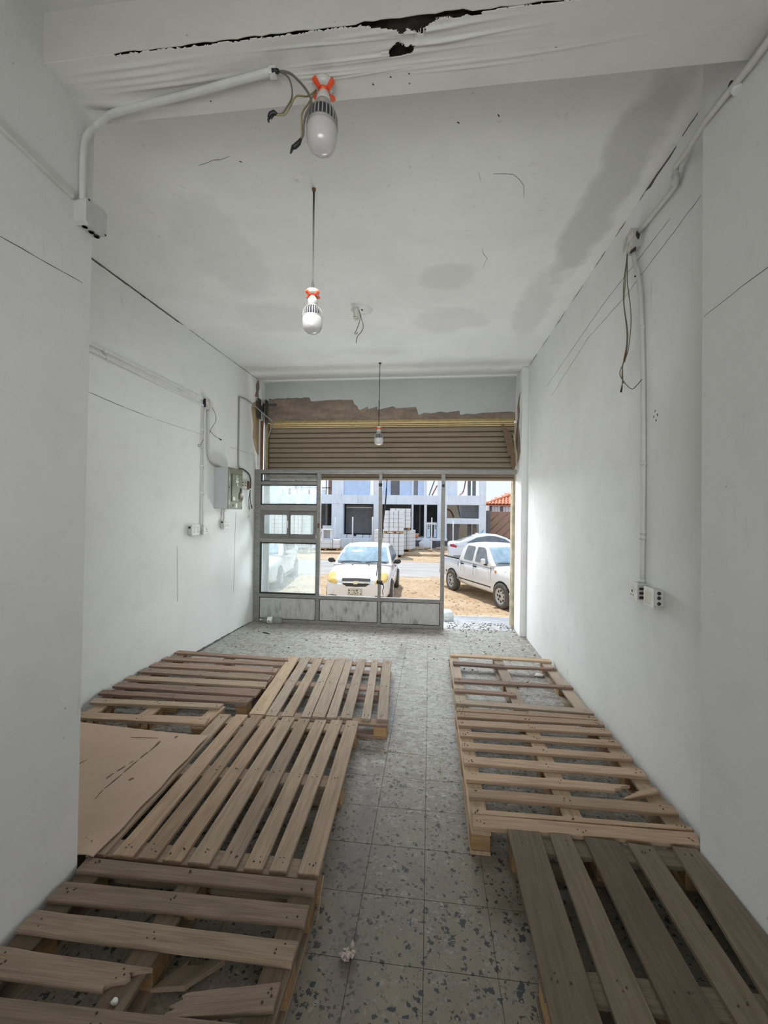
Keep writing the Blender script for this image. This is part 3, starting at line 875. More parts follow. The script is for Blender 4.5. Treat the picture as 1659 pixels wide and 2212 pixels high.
pE = pallet('E', 'nearly stripped pallet with few mismatched boards by the right wall', 'x', [w_yell], [0.262, 0.70, 1.16],
            pick=[w_yell, w_drk, w_red, w_red, w_red, w_pale], cross_mat=w_pale)
pF = pallet('F', 'warm brown pallet along the right wall with one splintered slat end', 'x', [w_warm], [0.25, 0.70, 1.165], cross_mat=w_yell, ragged={6: ('b',)})
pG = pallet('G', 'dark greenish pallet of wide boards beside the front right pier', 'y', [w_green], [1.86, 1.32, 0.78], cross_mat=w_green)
# extra broken pieces belonging to their pallets
o, *_ = board('broken_board', DECK['Dloose'][0][1:], 0.034, 0.016, w_dim, pD, ('a',))
o['label'] = 'snapped board end lying in the gap'
o, *_ = board('broken_board', DECK['Fbroken'][0][1:], 0.124, 0.018, w_warm, pF, ('a',))
o['label'] = 'splintered slat end turned askew'
# long splinter peeling from the side of the middle pallet, and its side rail
g = G().hexa([(-0.402, 1.575, 0.05), (-0.396, 1.50, 0.02), (-0.394, 1.50, 0.03), (-0.398, 1.60, 0.11)], [(-0.406, 1.575, 0.05), (-0.400, 1.50, 0.02), (-0.398, 1.50, 0.03), (-0.402, 1.60, 0.11)])
obj('splinter', g, w_warm, pC)

# cardboard over the second pallet: fluted sheet, a little warped
m_card = Mat('brown_cardboard', (0.47, 0.34, 0.26), 0.9, spec=0.15)
_w = m_card.coord('Object')
_n = m_card.noise(m_card.coord('Object', scale=(1, 1, 1)), 2.5, 4)
_c = m_card.ramp(_n, (0.3, (0.43, 0.315, 0.235)), (0.7, (0.50, 0.37, 0.285)))
_s = m_card.noise(m_card.coord('Object', scale=(34, 3, 1), rot=(0, 0, -0.55)), 1, 5, 0.7)
_wh = m_card.noise(_w, 2.2, 2)
_c = m_card.mix(m_card.math('MULTIPLY', m_card.ramp(_s, (0.64, 0.0), (0.72, 1.0)), m_card.ramp(_wh, (0.5, 0.0), (0.62, 0.7))), _c, (0.17, 0.12, 0.09))
m_card.color(_c)
m_card.bump(m_card.noise(m_card.coord('Object', scale=(1, 120, 1)), 1, 2), 0.15, 0.003)
def warp_z(x, y): return 0.1345 + 0.003 * math.sin(x * 5 + 1) * math.sin(y * 6) + (0.004 if x > -1.42 else 0)
g = G()
cx_ = [(-2.48, 2.50), (-1.362, 2.444), (-1.335, 1.537), (-2.48, 1.535)]
nx_, ny_ = 28, 22
v1, v2 = [], []
for j in range(ny_ + 1):
    for i in range(nx_ + 1):
        a = Vector(cx_[3]).lerp(Vector(cx_[2]), i / nx_); b = Vector(cx_[0]).lerp(Vector(cx_[1]), i / nx_)
        q = a.lerp(b, j / ny_)
        e = 0.004 * math.sin(i * 3.1 + j * 5.3) if i in (0, nx_) or j in (0, ny_) else 0
        z = warp_z(q.x, q.y)
        v1.append((q.x + e, q.y + e, z + 0.005)); v2.append((q.x + e, q.y + e, z))
n = nx_ + 1
f = []
for j in range(ny_):
    for i in range(nx_):
        a = j * n + i
        f.append((a, a + 1, a + n + 1, a + n))
top_n = len(v1)
f2 = [tuple(top_n + k for k in reversed(q)) for q in f]
rim = [i for i in range(n)] + [j * n + nx_ for j in range(1, ny_ + 1)] + [ny_ * n + i for i in reversed(range(nx_))] + [j * n for j in reversed(range(1, ny_))]
f3 = [(rim[(k + 1) % len(rim)], rim[k], top_n + rim[k], top_n + rim[(k + 1) % len(rim)]) for k in range(len(rim))]
g.add(v1 + v2, f + f2 + f3)
card = obj('cardboard_sheet', g, m_card.m)
tag(card, 'large scuffed brown cardboard sheet lying flat over a pallet', 'cardboard')
# the dark scrape marks along it
m_scrape = plain('scrape', (0.13, 0.09, 0.065), 0.95)
def cz(x, y): return (x, y, warp_z(x, y) + 0.0052)
for xa, ya, xb, yb, w in ((-1.60, 1.835, -1.612, 1.90, 0.003), (-1.612, 1.91, -1.614, 2.03, 0.0045), (-1.615, 2.04, -1.617, 2.16, 0.004), (-1.617, 2.17, -1.616, 2.24, 0.006),
                          (-1.616, 2.245, -1.622, 2.355, 0.009), (-1.665, 1.98, -1.662, 2.03, 0.007), (-1.655, 2.045, -1.648, 2.10, 0.006), (-1.645, 2.12, -1.64, 2.15, 0.004),
                          (-1.54, 1.985, -1.53, 2.01, 0.008), (-1.83, 2.37, -1.66, 2.385, 0.002), (-1.93, 2.05, -1.90, 2.12, 0.004), (-1.56, 2.40, -1.55, 2.42, 0.010), (-1.40, 1.60, -1.45, 1.62, 0.003)):
    crack(card, [cz(xa, ya), cz((xa + xb) / 2, (ya + yb) / 2), cz(xb, yb)], w, (0, 0, 1), name='scrape_mark', mat=m_scrape, jit=w * 0.5)
# ------------------------------------------------------------------ shopfront frame
m_alu = Mat('dull_aluminium', (0.40, 0.395, 0.38), 0.5, 0.35)
_n = m_alu.noise(m_alu.coord('World', scale=(3, 3, 12)), 3, 5, 0.65)
m_alu.color(m_alu.ramp(_n, (0.3, (0.20, 0.193, 0.18)), (0.7, (0.29, 0.283, 0.27))))
m_alu = m_alu.m
m_alu2 = plain('grey_sash_aluminium', (0.17, 0.165, 0.15), 0.5, 0.3)
m_kick = Mat('grimy_kick_panel', (0.5, 0.5, 0.48), 0.6, 0.15)
_n = m_kick.noise(m_kick.coord('World', scale=(9, 9, 2.6)), 2.2, 7, 0.72)
_n2 = m_kick.noise(m_kick.coord('World', scale=(2, 2, 2)), 2, 4)
_c = m_kick.ramp(m_kick.math('ADD', m_kick.math('MULTIPLY', _n, 0.75), m_kick.math('MULTIPLY', _n2, 0.3)), (0.38, (0.52, 0.51, 0.49)), (0.56, (0.43, 0.425, 0.405)), (0.70, (0.16, 0.15, 0.135)))
m_kick.color(_c)
m_kick = m_kick.m
m_gasket = plain('black_rubber_gasket', (0.012, 0.012, 0.012), 0.6)
m_white = plain('white_plastic', (0.74, 0.73, 0.68), 0.4, var=0.08)
m_dirtyw = plain('grubby_white_plastic', (0.56, 0.55, 0.50), 0.5, var=0.3, scale=30)

def dirty_glass(name, dirt_lo, dirt_hi, tint):
    M = Mat(name)
    t = M.t
    tr = N(t, 'ShaderNodeBsdfTransparent'); tr.inputs[0].default_value = (0.93, 0.97, 0.96, 1)
    df = N(t, 'ShaderNodeBsdfTranslucent'); df.inputs[0].default_value = (*tint, 1)
    d2 = N(t, 'ShaderNodeBsdfDiffuse'); d2.inputs[0].default_value = (*tint, 1)
    gl_ = N(t, 'ShaderNodeBsdfGlossy'); gl_.inputs['Roughness'].default_value = 0.06
    mx = N(t, 'ShaderNodeMixShader'); mx.inputs[0].default_value = 0.35
    M.l(df.outputs[0], mx.inputs[1]); M.l(d2.outputs[0], mx.inputs[2])
    m2 = N(t, 'ShaderNodeMixShader')
    n1 = M.noise(M.coord('World', scale=(6, 6, 1.4)), 2, 6, 0.7)
    n2 = M.noise(M.coord('World'), 45, 4, 0.7)
    M.l(M.ramp(M.math('ADD', M.math('MULTIPLY', n1, 0.6), M.math('MULTIPLY', n2, 0.4)), (0.35, dirt_lo), (0.68, dirt_hi)), m2.inputs[0])
    M.l(tr.outputs[0], m2.inputs[1]); M.l(mx.outputs[0], m2.inputs[2])
    m3 = N(t, 'ShaderNodeMixShader'); m3.inputs[0].default_value = 0.04
    M.l(m2.outputs[0], m3.inputs[1]); M.l(gl_.outputs[0], m3.inputs[2])
    M.l(m3.outputs[0], M.out.inputs['Surface'])
    return M.m
m_glass = dirty_glass('dusty_window_glass', 0.10, 0.34, (0.80, 0.86, 0.86))
m_glass2 = dirty_glass('cleaner_window_glass', 0.08, 0.24, (0.80, 0.86, 0.86))

FY0, FY1 = 5.60, 5.65
win = bpy.data.objects.new('window_1', None); COL.objects.link(win)
win.location = (-0.7, 5.62, 0); WM[win.name] = Matrix.Translation((-0.7, 5.62, 0)); win['kind'] = 'structure'
win['label'] = 'grey aluminium shopfront frame under the roller shutter'
def member(name, x0, z0, x1, z1, y0=FY0, y1=FY1, m=None, b=0.003, parent=None):
    return obj(name, G().bbox(x0, y0, z0, x1, y1, z1, b), m or m_alu, parent or win)
member('jamb', -2.475, 0, -2.392, 2.165)
member('head_rail', -2.475, 2.105, 1.145, 2.16, 5.598, 5.652)
member('mullion', -1.572, 0.045, -1.518, 2.107, 5.597, 5.653)
member('mullion', -0.698, 0.045, -0.653, 2.107, 5.599, 5.651)
member('door_post', 0.153, 0, 0.207, 2.107, 5.592, 5.66)
member('sill_rail', -2.392, 0.352, 0.155, 0.40, 5.594, 5.656)
member('bottom_rail', -2.392, 0.0, 0.155, 0.047, 5.596, 5.654)
for x0, x1 in ((-2.392, -1.572), (-1.518, -0.698), (-0.653, 0.153)):
    member('kick_panel', x0 + 0.003, 0.05, x1 - 0.003, 0.349, 5.612, 5.628, m_kick, 0.002)
    g = G()
    for a, b, c, d in ((x0, 0.047, x0 + 0.008, 0.352), (x1 - 0.008, 0.047, x1, 0.352), (x0 + 0.008, 0.345, x1 - 0.008, 0.352), (x0 + 0.008, 0.047, x1 - 0.008, 0.054)):
        g.box(a, 5.6035, b, c, 5.612, d)
    obj('panel_bead', g, m_gasket, win)
for z0, z1 in ((1.945, 1.995), (1.582, 1.662), (1.13, 1.186)):
    member('transom', -2.392, z0, -1.572, z1)
def pane(z0, z1, mat, gk=0.018):
    p = obj('pane', G().box(-2.392 + gk, 5.622, z0 + gk, -1.572 - 0.006, 5.627, z1 - gk * 0.8), mat, win)
    g = G()
    x0, x1 = -2.392, -1.572
    for a, b, c, d in ((x0, z0, x0 + gk, z1), (x1 - 0.007, z0, x1, z1), (x0 + gk, z1 - gk * 0.8, x1 - 0.007, z1), (x0 + gk, z0, x1 - 0.007, z0 + gk)):
        g.box(a, 5.608, b, c, 5.64, d)
    obj('gasket', g, m_gasket, win)
pane(1.995, 2.105, m_glass2, 0.014)
pane(1.662, 1.945, m_glass, 0.014)
pane(0.40, 1.13, m_glass, 0.02)
# sliding pair
def sash(x0, x1, y0, y1, w, name='sash'):
    z0, z1 = 1.195, 1.572
    g = G()
    r_ = 0.018
    # frame with rounded inner corners
    outer = [(x0, z0), (x1, z0), (x1, z1), (x0, z1)]
    xi0, xi1, zi0, zi1 = x0 + w, x1 - w * 0.75, z0 + 0.055, z1 - 0.052
    inner, ring_o = [], []
    for (cx, cz, a0, ox, oz) in ((xi0 + r_, zi0 + r_, 180, x0, z0), (xi1 - r_, zi0 + r_, 270, x1, z0), (xi1 - r_, zi1 - r_, 0, x1, z1), (xi0 + r_, zi1 - r_, 90, x0, z1)):
        for q in range(4):
            a = math.radians(a0 + q * 30)
            inner.append((cx + r_ * math.cos(a), cz + r_ * math.sin(a))); ring_o.append((ox, oz))
    n_ = len(inner)
    v, f = [], []
    for y in (y0, y1):
        v += [(a, y, b) for a, b in inner] + [(a, y, b) for a, b in ring_o]
    for i in range(n_):
        j = (i + 1) % n_
        f += [(i, j, n_ + j, n_ + i), (2 * n_ + j, 2 * n_ + i, 3 * n_ + i, 3 * n_ + j), (j, i, 2 * n_ + i, 2 * n_ + j)]
        if ring_o[i] != ring_o[j]: f.append((n_ + i, n_ + j, 3 * n_ + j, 3 * n_ + i))
    g.add(v, f)
    s = obj(name, g, m_alu2, win)
    obj('pane', G().box(xi0 - 0.01, (y0 + y1) / 2 - 0.002, zi0 - 0.01, xi1 + 0.01, (y0 + y1) / 2 + 0.002, zi1 + 0.01), m_glass2, s)
    return s
s1 = sash(-2.372, -1.968, 5.604, 5.618, 0.040)
s2 = sash(-2.0, -1.588, 5.621, 5.635, 0.045)
member('sash_track', -2.392, 1.186, -1.572, 1.195, 5.602, 5.648, m_alu2, 0.001)
member('sash_track', -2.392, 1.572, -1.572, 1.582, 5.602, 5.648, m_alu2, 0.001)
member('sash_stile', -2.392, 1.195, -2.372, 1.572, 5.602, 5.648, m_alu2, 0.002)
obj('handle', G().tube([(-1.985, 5.60, 1.335), (-1.985, 5.592, 1.345), (-1.985, 5.592, 1.425), (-1.985, 5.60, 1.435)], 0.006, 8), m_white, s1)
m_rust = plain('rust_brown', (0.17, 0.085, 0.045), 0.85, var=0.4)
member('latch', -1.556, 1.345, -1.53, 1.41, 5.592, 5.60, m_rust, 0.001)
member('rust_streak', 0.146, 0.12, 0.1535, 0.33, 5.598, 5.613, m_rust, 0.001)
# dark blots of old adhesive on the posts
member('clamp', -0.70, 1.93, -0.651, 1.975, 5.590, 5.602, m_gasket, 0.004)
member('clamp', 0.165, 1.925, 0.197, 1.962, 5.586, 5.594, m_gasket, 0.003)

# ------------------------------------------------------------------ roller shutter
m_shut = Mat('brown_shutter_paint', (0.30, 0.255, 0.195), 0.55, 0.1)
_n = m_shut.noise(m_shut.coord('World', scale=(1.2, 1, 5)), 2.5, 5, 0.6)
m_shut.color(m_shut.ramp(_n, (0.3, (0.215, 0.168, 0.108)), (0.7, (0.26, 0.208, 0.142))))
m_shut = m_shut.m
m_lit_slat = plain('lit_slat_cream', (0.72, 0.54, 0.27), 0.45, var=0.1)  # light caught by the angled top slats, put into their colour
m_groove_shade = plain('slat_groove_shade', (0.045, 0.036, 0.026), 0.9)  # shade in the grooves between slats, put in as dark bars
SX0, SX1 = -2.345, 1.140
sh = thing('roller_shutter', 'half lowered brown roller shutter of horizontal slats above the shopfront', 'shutter', (-0.6, 5.78, 2.06))
def slat_prof(z0, h, bulge=0.013, n_=7):
    pts = []
    for k in range(n_ + 1):
        t = k / n_
        pts.append((5.785 - bulge * math.sin(math.pi * t) ** 0.7, z0 + h * t))
    return pts
def slat(name, z0, h, mat, bulge=0.013):
    pr = slat_prof(z0, h - 0.007, bulge)
    pr = pr + [(5.787, z0 + h - 0.002)]
    m = len(pr)
    v = []
    for x in (SX0, SX1):
        v += [(x, y, z) for y, z in pr] + [(x, y + 0.006, z) for y, z in pr]
    f = []
    for k in range(m - 1):
        f += [(k, k + 1, 2 * m + k + 1, 2 * m + k), (m + k + 1, m + k, 3 * m + k, 3 * m + k + 1)]
    g_ = G().add(v, f, True)
    return obj(name, g_, mat, sh)
z = 2.068
for k in range(10):
    slat('slat', z, 0.0715, m_shut)
    obj('slat_groove', G().box(SX0, 5.7825, z - 0.009, SX1, 5.7855, z + 0.003), m_groove_shade, sh); z += 0.0715
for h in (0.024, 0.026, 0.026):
    slat('slat', z, h, m_lit_slat, 0.010)
    obj('slat_groove', G().box(SX0, 5.7815, z - 0.004, SX1, 5.7855, z + 0.002), m_groove_shade, sh); z += h
obj('bottom_bar', G().bbox(SX0, 5.765, 2.028, SX1, 5.80, 2.066, 0.006), m_shut, sh)
m_steel = plain('dark_steel_channel', (0.075, 0.068, 0.058), 0.6, 0.3, var=0.3)
g = G().bbox(-2.405, 5.73, 0.0, -2.393, 5.83, 3.2, 0.002).bbox(-2.393, 5.82, 0.0, -2.345, 5.83, 2.86, 0.002)
obj('guide_rail', g, m_steel, sh)
obj('guide_rail', G().bbox(1.128, 5.80, 0.0, 1.1645, 5.83, 2.83, 0.002), m_tan, sh)
obj('guide_post', G().bbox(-2.372, 5.715, 2.162, -2.343, 5.74, 2.83, 0.003), m_yellow, sh)
obj('rust_strip', G().bbox(-2.452, 5.70, 2.162, -2.409, 5.716, 2.88, 0.002), m_rust, sh)
obj('bracket_plate', G().bbox(-2.462, 5.60, 2.90, -2.452, 5.83, 3.19, 0.002).bbox(-2.452, 5.70, 3.02, -2.43, 5.77, 3.10, 0.003), m_steel, sh)
obj('axle_end', G().tube([(-2.452, 5.77, 3.13), (-2.25, 5.77, 3.125)], 0.018, 10), m_steel, sh)

# broken timber hanging beside the shutter at the right pier
w_torn = wood('torn_timber', (0.33, 0.25, 0.175), (0.17, 0.12, 0.08), 0.3)
tb = [(0.955, 2.785), (0.985, 2.80), (1.005, 2.755), (1.045, 2.70), (1.075, 2.66), (1.105, 2.52), (1.13, 2.36), (1.135, 2.20), (1.10, 2.17), (1.085, 2.24), (1.075, 2.36), (1.045, 2.36), (1.02, 2.50), (1.005, 2.58), (0.99, 2.64), (0.975, 2.72)]
bt = obj('broken_timber', flat_patch(tb, lambda a, b: (a, 5.715 - (a - 0.95) * 0.25, b), 0.012, (-0.2, -1, 0)), w_torn)
tag(bt, 'splintered brown plank wedged at the right end of the shutter', 'plank')
tb2 = [(1.10, 2.66), (1.125, 2.62), (1.145, 2.45), (1.16, 2.40), (1.163, 2.22), (1.15, 2.18), (1.14, 2.3), (1.135, 2.42), (1.118, 2.5)]
o = obj('broken_timber', flat_patch(tb2, lambda a, b: (a, 5.66, b), 0.010, (-0.2, -1, 0)), m_tan)
tag(o, 'pale torn strip of board between the splintered plank and the right pillar', 'plank')

# cord hanging from the shutter and tied round the middle mullion
m_cord = plain('black_cord', (0.035, 0.033, 0.03), 0.8)
g = G().tube(smooth_path([(-0.603, 5.742, 2.04), (-0.607, 5.74, 1.93), (-0.618, 5.735, 1.72), (-0.648, 5.72, 1.42), (-0.672, 5.68, 1.05), (-0.705, 5.63, 0.84), (-0.714, 5.59, 0.70)], 5), [0.007] * 6 + [0.010] * 19 + [0.006] * 6, 6)
o = tag(obj('pull_cord', g, m_cord), 'black cord hanging from the shutter down to the middle mullion', 'cord')
g = G()
for k in range(3):
    g.tube([(-0.707, 5.588, 0.60 + k * 0.013), (-0.64, 5.588, 0.59 + k * 0.013), (-0.64, 5.66, 0.592 + k * 0.013), (-0.71, 5.66, 0.602 + k * 0.013), (-0.707, 5.588, 0.60 + k * 0.013)], 0.007, 6)
g.tube(smooth_path([(-0.66, 5.58, 0.605), (-0.628, 5.578, 0.60), (-0.612, 5.578, 0.55), (-0.625, 5.58, 0.50), (-0.618, 5.58, 0.44)], 4), 0.006, 6)
g.lathe([(0.0, -0.018), (0.016, -0.008), (0.018, 0.006), (0.0, 0.018)], 10, Matrix.Translation((-0.632, 5.578, 0.592)))
obj('knot', g, m_cord, o)
# ------------------------------------------------------------------ ground outside
ZG = -0.82
m_sand = Mat('dry_sand', (0.6, 0.48, 0.35), 0.95, spec=0.1)
_w = m_sand.coord('World')
_n = m_sand.noise(_w, 1.2, 7, 0.65); _n2 = m_sand.noise(m_sand.coord('World', scale=(1, 0.5, 1)), 14, 6, 0.7)
_c = m_sand.ramp(m_sand.math('ADD', m_sand.math('MULTIPLY', _n, 0.5), m_sand.math('MULTIPLY', _n2, 0.5)), (0.35, (0.34, 0.24, 0.145)), (0.47, (0.52, 0.385, 0.25)), (0.62, (0.63, 0.50, 0.355)))
m_sand.color(_c)
m_sand.bump(_n2, 0.8, 0.06)
m_sand = m_sand.m
m_asph = Mat('dusty_asphalt', (0.4, 0.39, 0.38), 0.9, spec=0.2)
_n = m_asph.noise(m_asph.coord('World', scale=(0.25, 2.0, 1)), 1.6, 6, 0.65)
m_asph.color(m_asph.ramp(_n, (0.32, (0.33, 0.315, 0.305)), (0.55, (0.42, 0.40, 0.385)), (0.72, (0.55, 0.51, 0.46))))
m_asph = m_asph.m
g = G()
nx_, ys = 40, [6.05, 6.5, 7.0, 7.6]
def strip_mesh(prof, x0, x1, amp, seed=0, nx_=60):
    v, f = [], []
    for j, (y, z) in enumerate(prof):
        for i in range(nx_ + 1):
            x = x0 + (x1 - x0) * i / nx_
            a = amp * (0 if j in (0,) else 1)
            v.append((x, y, z + a * (math.sin(x * 3.1 + y * 2.3 + seed) * 0.5 + math.sin(x * 7.7 - y * 5.1) * 0.3)))
    n_ = nx_ + 1
    for j in range(len(prof) - 1):
        for i in range(nx_):
            a = j * n_ + i
            f.append((a, a + 1, a + n_ + 1, a + n_))
    return G().add(v, f, True)
struct(obj('concrete_apron', strip_mesh([(6.04, -0.02), (6.3, -0.07), (6.7, -0.14), (7.1, -0.205), (7.6, -0.285)], -6, 5, 0.008, nx_=80), m_concrete))
prof = [(7.5, -0.30), (7.9, -0.37), (8.5, -0.49), (9.2, -0.63), (9.8, -0.75), (10.3, ZG)] + [(10.3 + 0.7 * k, ZG) for k in range(1, 9)]
struct(obj('sandy_ground', strip_mesh(prof, -12, 9, 0.012, 2, 120), m_sand))
struct(obj('road', G().box(-40, 15.6, ZG - 0.3, 40, 20.6, ZG + 0.004), m_asph))
struct(obj('far_verge', strip_mesh([(20.55, ZG + 0.01), (21.5, ZG + 0.01), (22.5, ZG + 0.01), (23.6, ZG + 0.01)], -40, 40, 0.012, 1), m_sand))
struct(obj('pavement', G().bbox(-40, 23.55, ZG - 0.3, 40, 60, ZG + 0.13, 0.01), m_sand))
m_paint = plain('worn_road_paint', (0.72, 0.71, 0.68), 0.8)

# ------------------------------------------------------------------ the concrete frame building across the road
BY = 28.0
m_raw = Mat('raw_bluish_concrete', (0.6, 0.66, 0.72), 0.9)
_n = m_raw.noise(m_raw.coord('World', scale=(5, 5, 0.8)), 1.3, 6, 0.7); _n2 = m_raw.noise(m_raw.coord('World'), 1.2, 5)
m_raw.color(m_raw.ramp(m_raw.math('ADD', m_raw.math('MULTIPLY', _n, 0.6), m_raw.math('MULTIPLY', _n2, 0.4)), (0.3, (0.40, 0.45, 0.49)), (0.42, (0.74, 0.80, 0.85)), (0.6, (0.85, 0.90, 0.94))))
m_raw = m_raw.m
m_blue = plain('pale_blue_render', (0.56, 0.69, 0.88), 0.9, var=0.07, scale=4)
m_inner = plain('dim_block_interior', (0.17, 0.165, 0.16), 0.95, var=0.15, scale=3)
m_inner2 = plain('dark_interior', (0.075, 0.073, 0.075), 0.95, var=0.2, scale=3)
m_plinth = Mat('bitumen_plinth', (0.06, 0.06, 0.065), 0.9)
_n = m_plinth.noise(m_plinth.coord('World', scale=(3, 3, 1.5)), 1.5, 6, 0.7)
m_plinth.color(m_plinth.ramp(_n, (0.42, (0.085, 0.085, 0.095)), (0.62, (0.14, 0.14, 0.15)), (0.72, (0.5, 0.5, 0.5))))
m_plinth = m_plinth.m
m_wht = plain('whitewashed_block', (0.80, 0.81, 0.82), 0.9, var=0.06, scale=5)
m_brown = plain('brown_timber_post', (0.24, 0.17, 0.13), 0.9, var=0.3)
m_hose = plain('red_brown_hose', (0.32, 0.12, 0.08), 0.7)

bd = thing('building', 'unfinished two storey concrete frame building across the road', 'building', (-3, 30, ZG))
def bpart(name, x0, z0, x1, z1, mat, y0=BY, y1=BY + 0.4, b=0.015):
    return obj(name, G().bbox(x0, y0, z0, x1, y1, z1, b), mat, bd)
bpart('floor_beam', -12.5, 2.25, 3.74, 2.885, m_raw, BY - 0.02, BY + 0.5)
bpart('floor_slab', -12.5, 2.6, 3.74, 2.86, m_raw, BY + 0.5, 34)
for x0, x1 in ((-6.80, -5.97), (0.52, 1.16), (3.29, 3.75), (-11.6, -10.7)):
    bpart('column', x0, ZG, x1, 2.25, m_raw, BY, BY + 0.45)
    bpart('upper_column', x0, 2.885, x1, 5.6, m_raw, BY, BY + 0.45)
bpart('column', -3.84, ZG, -3.43, 2.26, m_wht, BY - 0.03, BY + 0.4)
bpart('upper_column', -3.84, 2.885, -3.43, 5.6, m_wht, BY - 0.03, BY + 0.4)
bpart('door_post', -1.23, -0.1, -1.10, 2.25, m_wht, BY, BY + 0.3)
bpart('door_post', -0.37, -0.1, -0.19, 2.25, m_wht, BY, BY + 0.3)
bpart('upper_post', -1.24, 2.885, -1.11, 5.5, m_wht, BY, BY + 0.2)
bpart('upper_post', -0.38, 2.885, -0.2, 5.5, m_wht, BY, BY + 0.2)
bpart('floor_slab', -12.5, -0.19, 1.2, -0.02, m_raw, BY - 0.05, 34)
bpart('plinth', -3.4, ZG, 1.17, -0.19, m_plinth, BY - 0.03, BY + 0.3)
bpart('ground_beam', 1.16, 0.97, 3.31, 1.35, m_raw, BY, BY + 0.4)
# back walls and partitions inside
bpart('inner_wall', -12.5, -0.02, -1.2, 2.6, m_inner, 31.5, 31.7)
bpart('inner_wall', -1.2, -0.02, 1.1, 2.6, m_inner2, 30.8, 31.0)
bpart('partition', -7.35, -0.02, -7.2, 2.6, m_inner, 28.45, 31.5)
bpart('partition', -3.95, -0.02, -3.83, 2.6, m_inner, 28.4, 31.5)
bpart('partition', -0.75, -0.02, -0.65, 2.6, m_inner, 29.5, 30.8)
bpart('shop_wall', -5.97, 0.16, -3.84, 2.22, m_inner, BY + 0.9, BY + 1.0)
bpart('light_strip', -5.95, 1.99, -4.06, 2.06, m_wht, BY + 0.86, BY + 0.9, 0.01)
# masonry sill wall of single blocks at the left opening
for r_ in range(2):
    for c_ in range(3):
        xx = -7.62 + c_ * 0.42 + r_ * 0.18
        if xx < -6.82: bpart('wall_block', xx, 0.26 + r_ * 0.235, min(xx + 0.41, -6.81), 0.485 + r_ * 0.235, m_wht, BY + 0.05, BY + 0.25, 0.012)
# upper storey infill
bpart('infill_panel', -5.97, 2.89, -4.1, 5.4, m_blue, BY + 0.12, BY + 0.2)
bpart('infill_panel', -3.43, 2.89, -2.72, 5.4, m_blue, BY + 0.12, BY + 0.2)
bpart('infill_panel', -2.07, 2.89, -1.25, 5.4, m_blue, BY + 0.12, BY + 0.2)
bpart('infill_panel', -0.81, 2.89, -0.4, 5.4, m_blue, BY + 0.12, BY + 0.2)
bpart('window_board', -2.72, 2.89, -2.07, 5.4, m_inner, BY + 0.3, BY + 0.36)
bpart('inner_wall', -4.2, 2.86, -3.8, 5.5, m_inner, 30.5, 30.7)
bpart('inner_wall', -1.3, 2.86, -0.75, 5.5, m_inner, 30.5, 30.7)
bpart('brown_post', -7.08, 2.885, -6.84, 5.2, m_brown, BY + 0.1, BY + 0.4)
bpart('scaffold_rail', -9.6, 3.33, -6.9, 3.39, m_brown, BY + 0.1, BY + 0.15, 0.005)
bpart('scaffold_rail', -9.6, 3.23, -6.9, 3.26, m_wht, BY + 0.1, BY + 0.15, 0.005)
bpart('scaffold_post', -7.26, 2.885, -7.2, 4.6, m_brown, BY + 0.1, BY + 0.15, 0.005)
for k in range(9):
    bpart('parapet_post', -11.4 + k * 0.48, 2.885, -11.25 + k * 0.48 + 0.05 * (k % 3), 3.22 + 0.1 * (k % 2), (m_inner, m_wht, m_raw)[k % 3], BY + 0.1, BY + 0.25)
for x0, x1 in ((-10.1, -9.85), (-9.35, -9.1), (-8.6, -8.35)):
    bpart('upper_post', x0, 2.885, x1, 5.2, m_wht, BY + 0.1, BY + 0.3)
bpart('upper_wall', -9.85, 3.1, -9.35, 4.4, m_inner, BY + 1.2, BY + 1.4)
# stair bay at the right
bpart('stair_wall', 1.16, 2.885, 1.86, 5.4, m_raw, BY + 0.3, BY + 0.5)
bpart('upper_post', 2.58, 2.885, 2.79, 5.4, m_inner, BY + 0.6, BY + 0.8)
bpart('upper_post', 2.88, 2.885, 3.10, 5.4, m_inner, BY + 0.3, BY + 0.5)
g = G().hexa([(1.92, BY + 0.35, 2.25), (3.29, BY + 0.35, 2.25), (3.29, BY + 0.35, 1.35), (2.12, BY + 0.35, 1.38)], [(1.92, BY + 1.6, 2.3), (3.29, BY + 1.6, 2.3), (3.29, BY + 1.6, 1.45), (2.12, BY + 1.6, 1.45)])
obj('stair_flight', g, plain('stair_soffit', (0.22, 0.24, 0.25), 0.95), bd)
for k in range(6):
    bpart('stair_step', 2.15, 1.42 + k * 0.13, 3.29, 1.47 + k * 0.13, m_inner, BY + 0.3, BY + 0.36, 0.006)
g = G().hexa([(1.16, BY + 0.4, -0.2), (1.95, BY + 0.4, -0.2), (2.05, BY + 0.4, 0.97), (1.16, BY + 0.4, 0.97)], [(1.16, BY + 1.4, -0.2), (1.95, BY + 1.4, -0.2), (2.05, BY + 1.4, 0.97), (1.16, BY + 1.4, 0.97)])
obj('stair_flight', g, m_inner, bd)
bpart('back_post', 2.6, -0.3, 2.85, 0.97, m_inner, BY + 0.6, BY + 0.8)
bpart('back_post', 2.93, -0.3, 3.17, 0.97, m_inner, BY + 0.3, BY + 0.5)
bpart('door_leaf', -0.17, 0.02, 0.06, 1.0, m_raw, BY + 0.3, BY + 0.36)
bpart('door_leaf', 0.30, 0.02, 0.50, 1.0, m_raw, BY + 0.3, BY + 0.36)
for xx in (-0.10, 0.36):
    for k in range(3): bpart('door_slot', xx, 0.62 + k * 0.11, xx + 0.10, 0.67 + k * 0.11, m_gasket, BY + 0.285, BY + 0.30, 0.002)
bpart('door_rail', -0.19, 0.97, 0.5, 1.05, m_wht, BY + 0.28, BY + 0.34)
g = G()
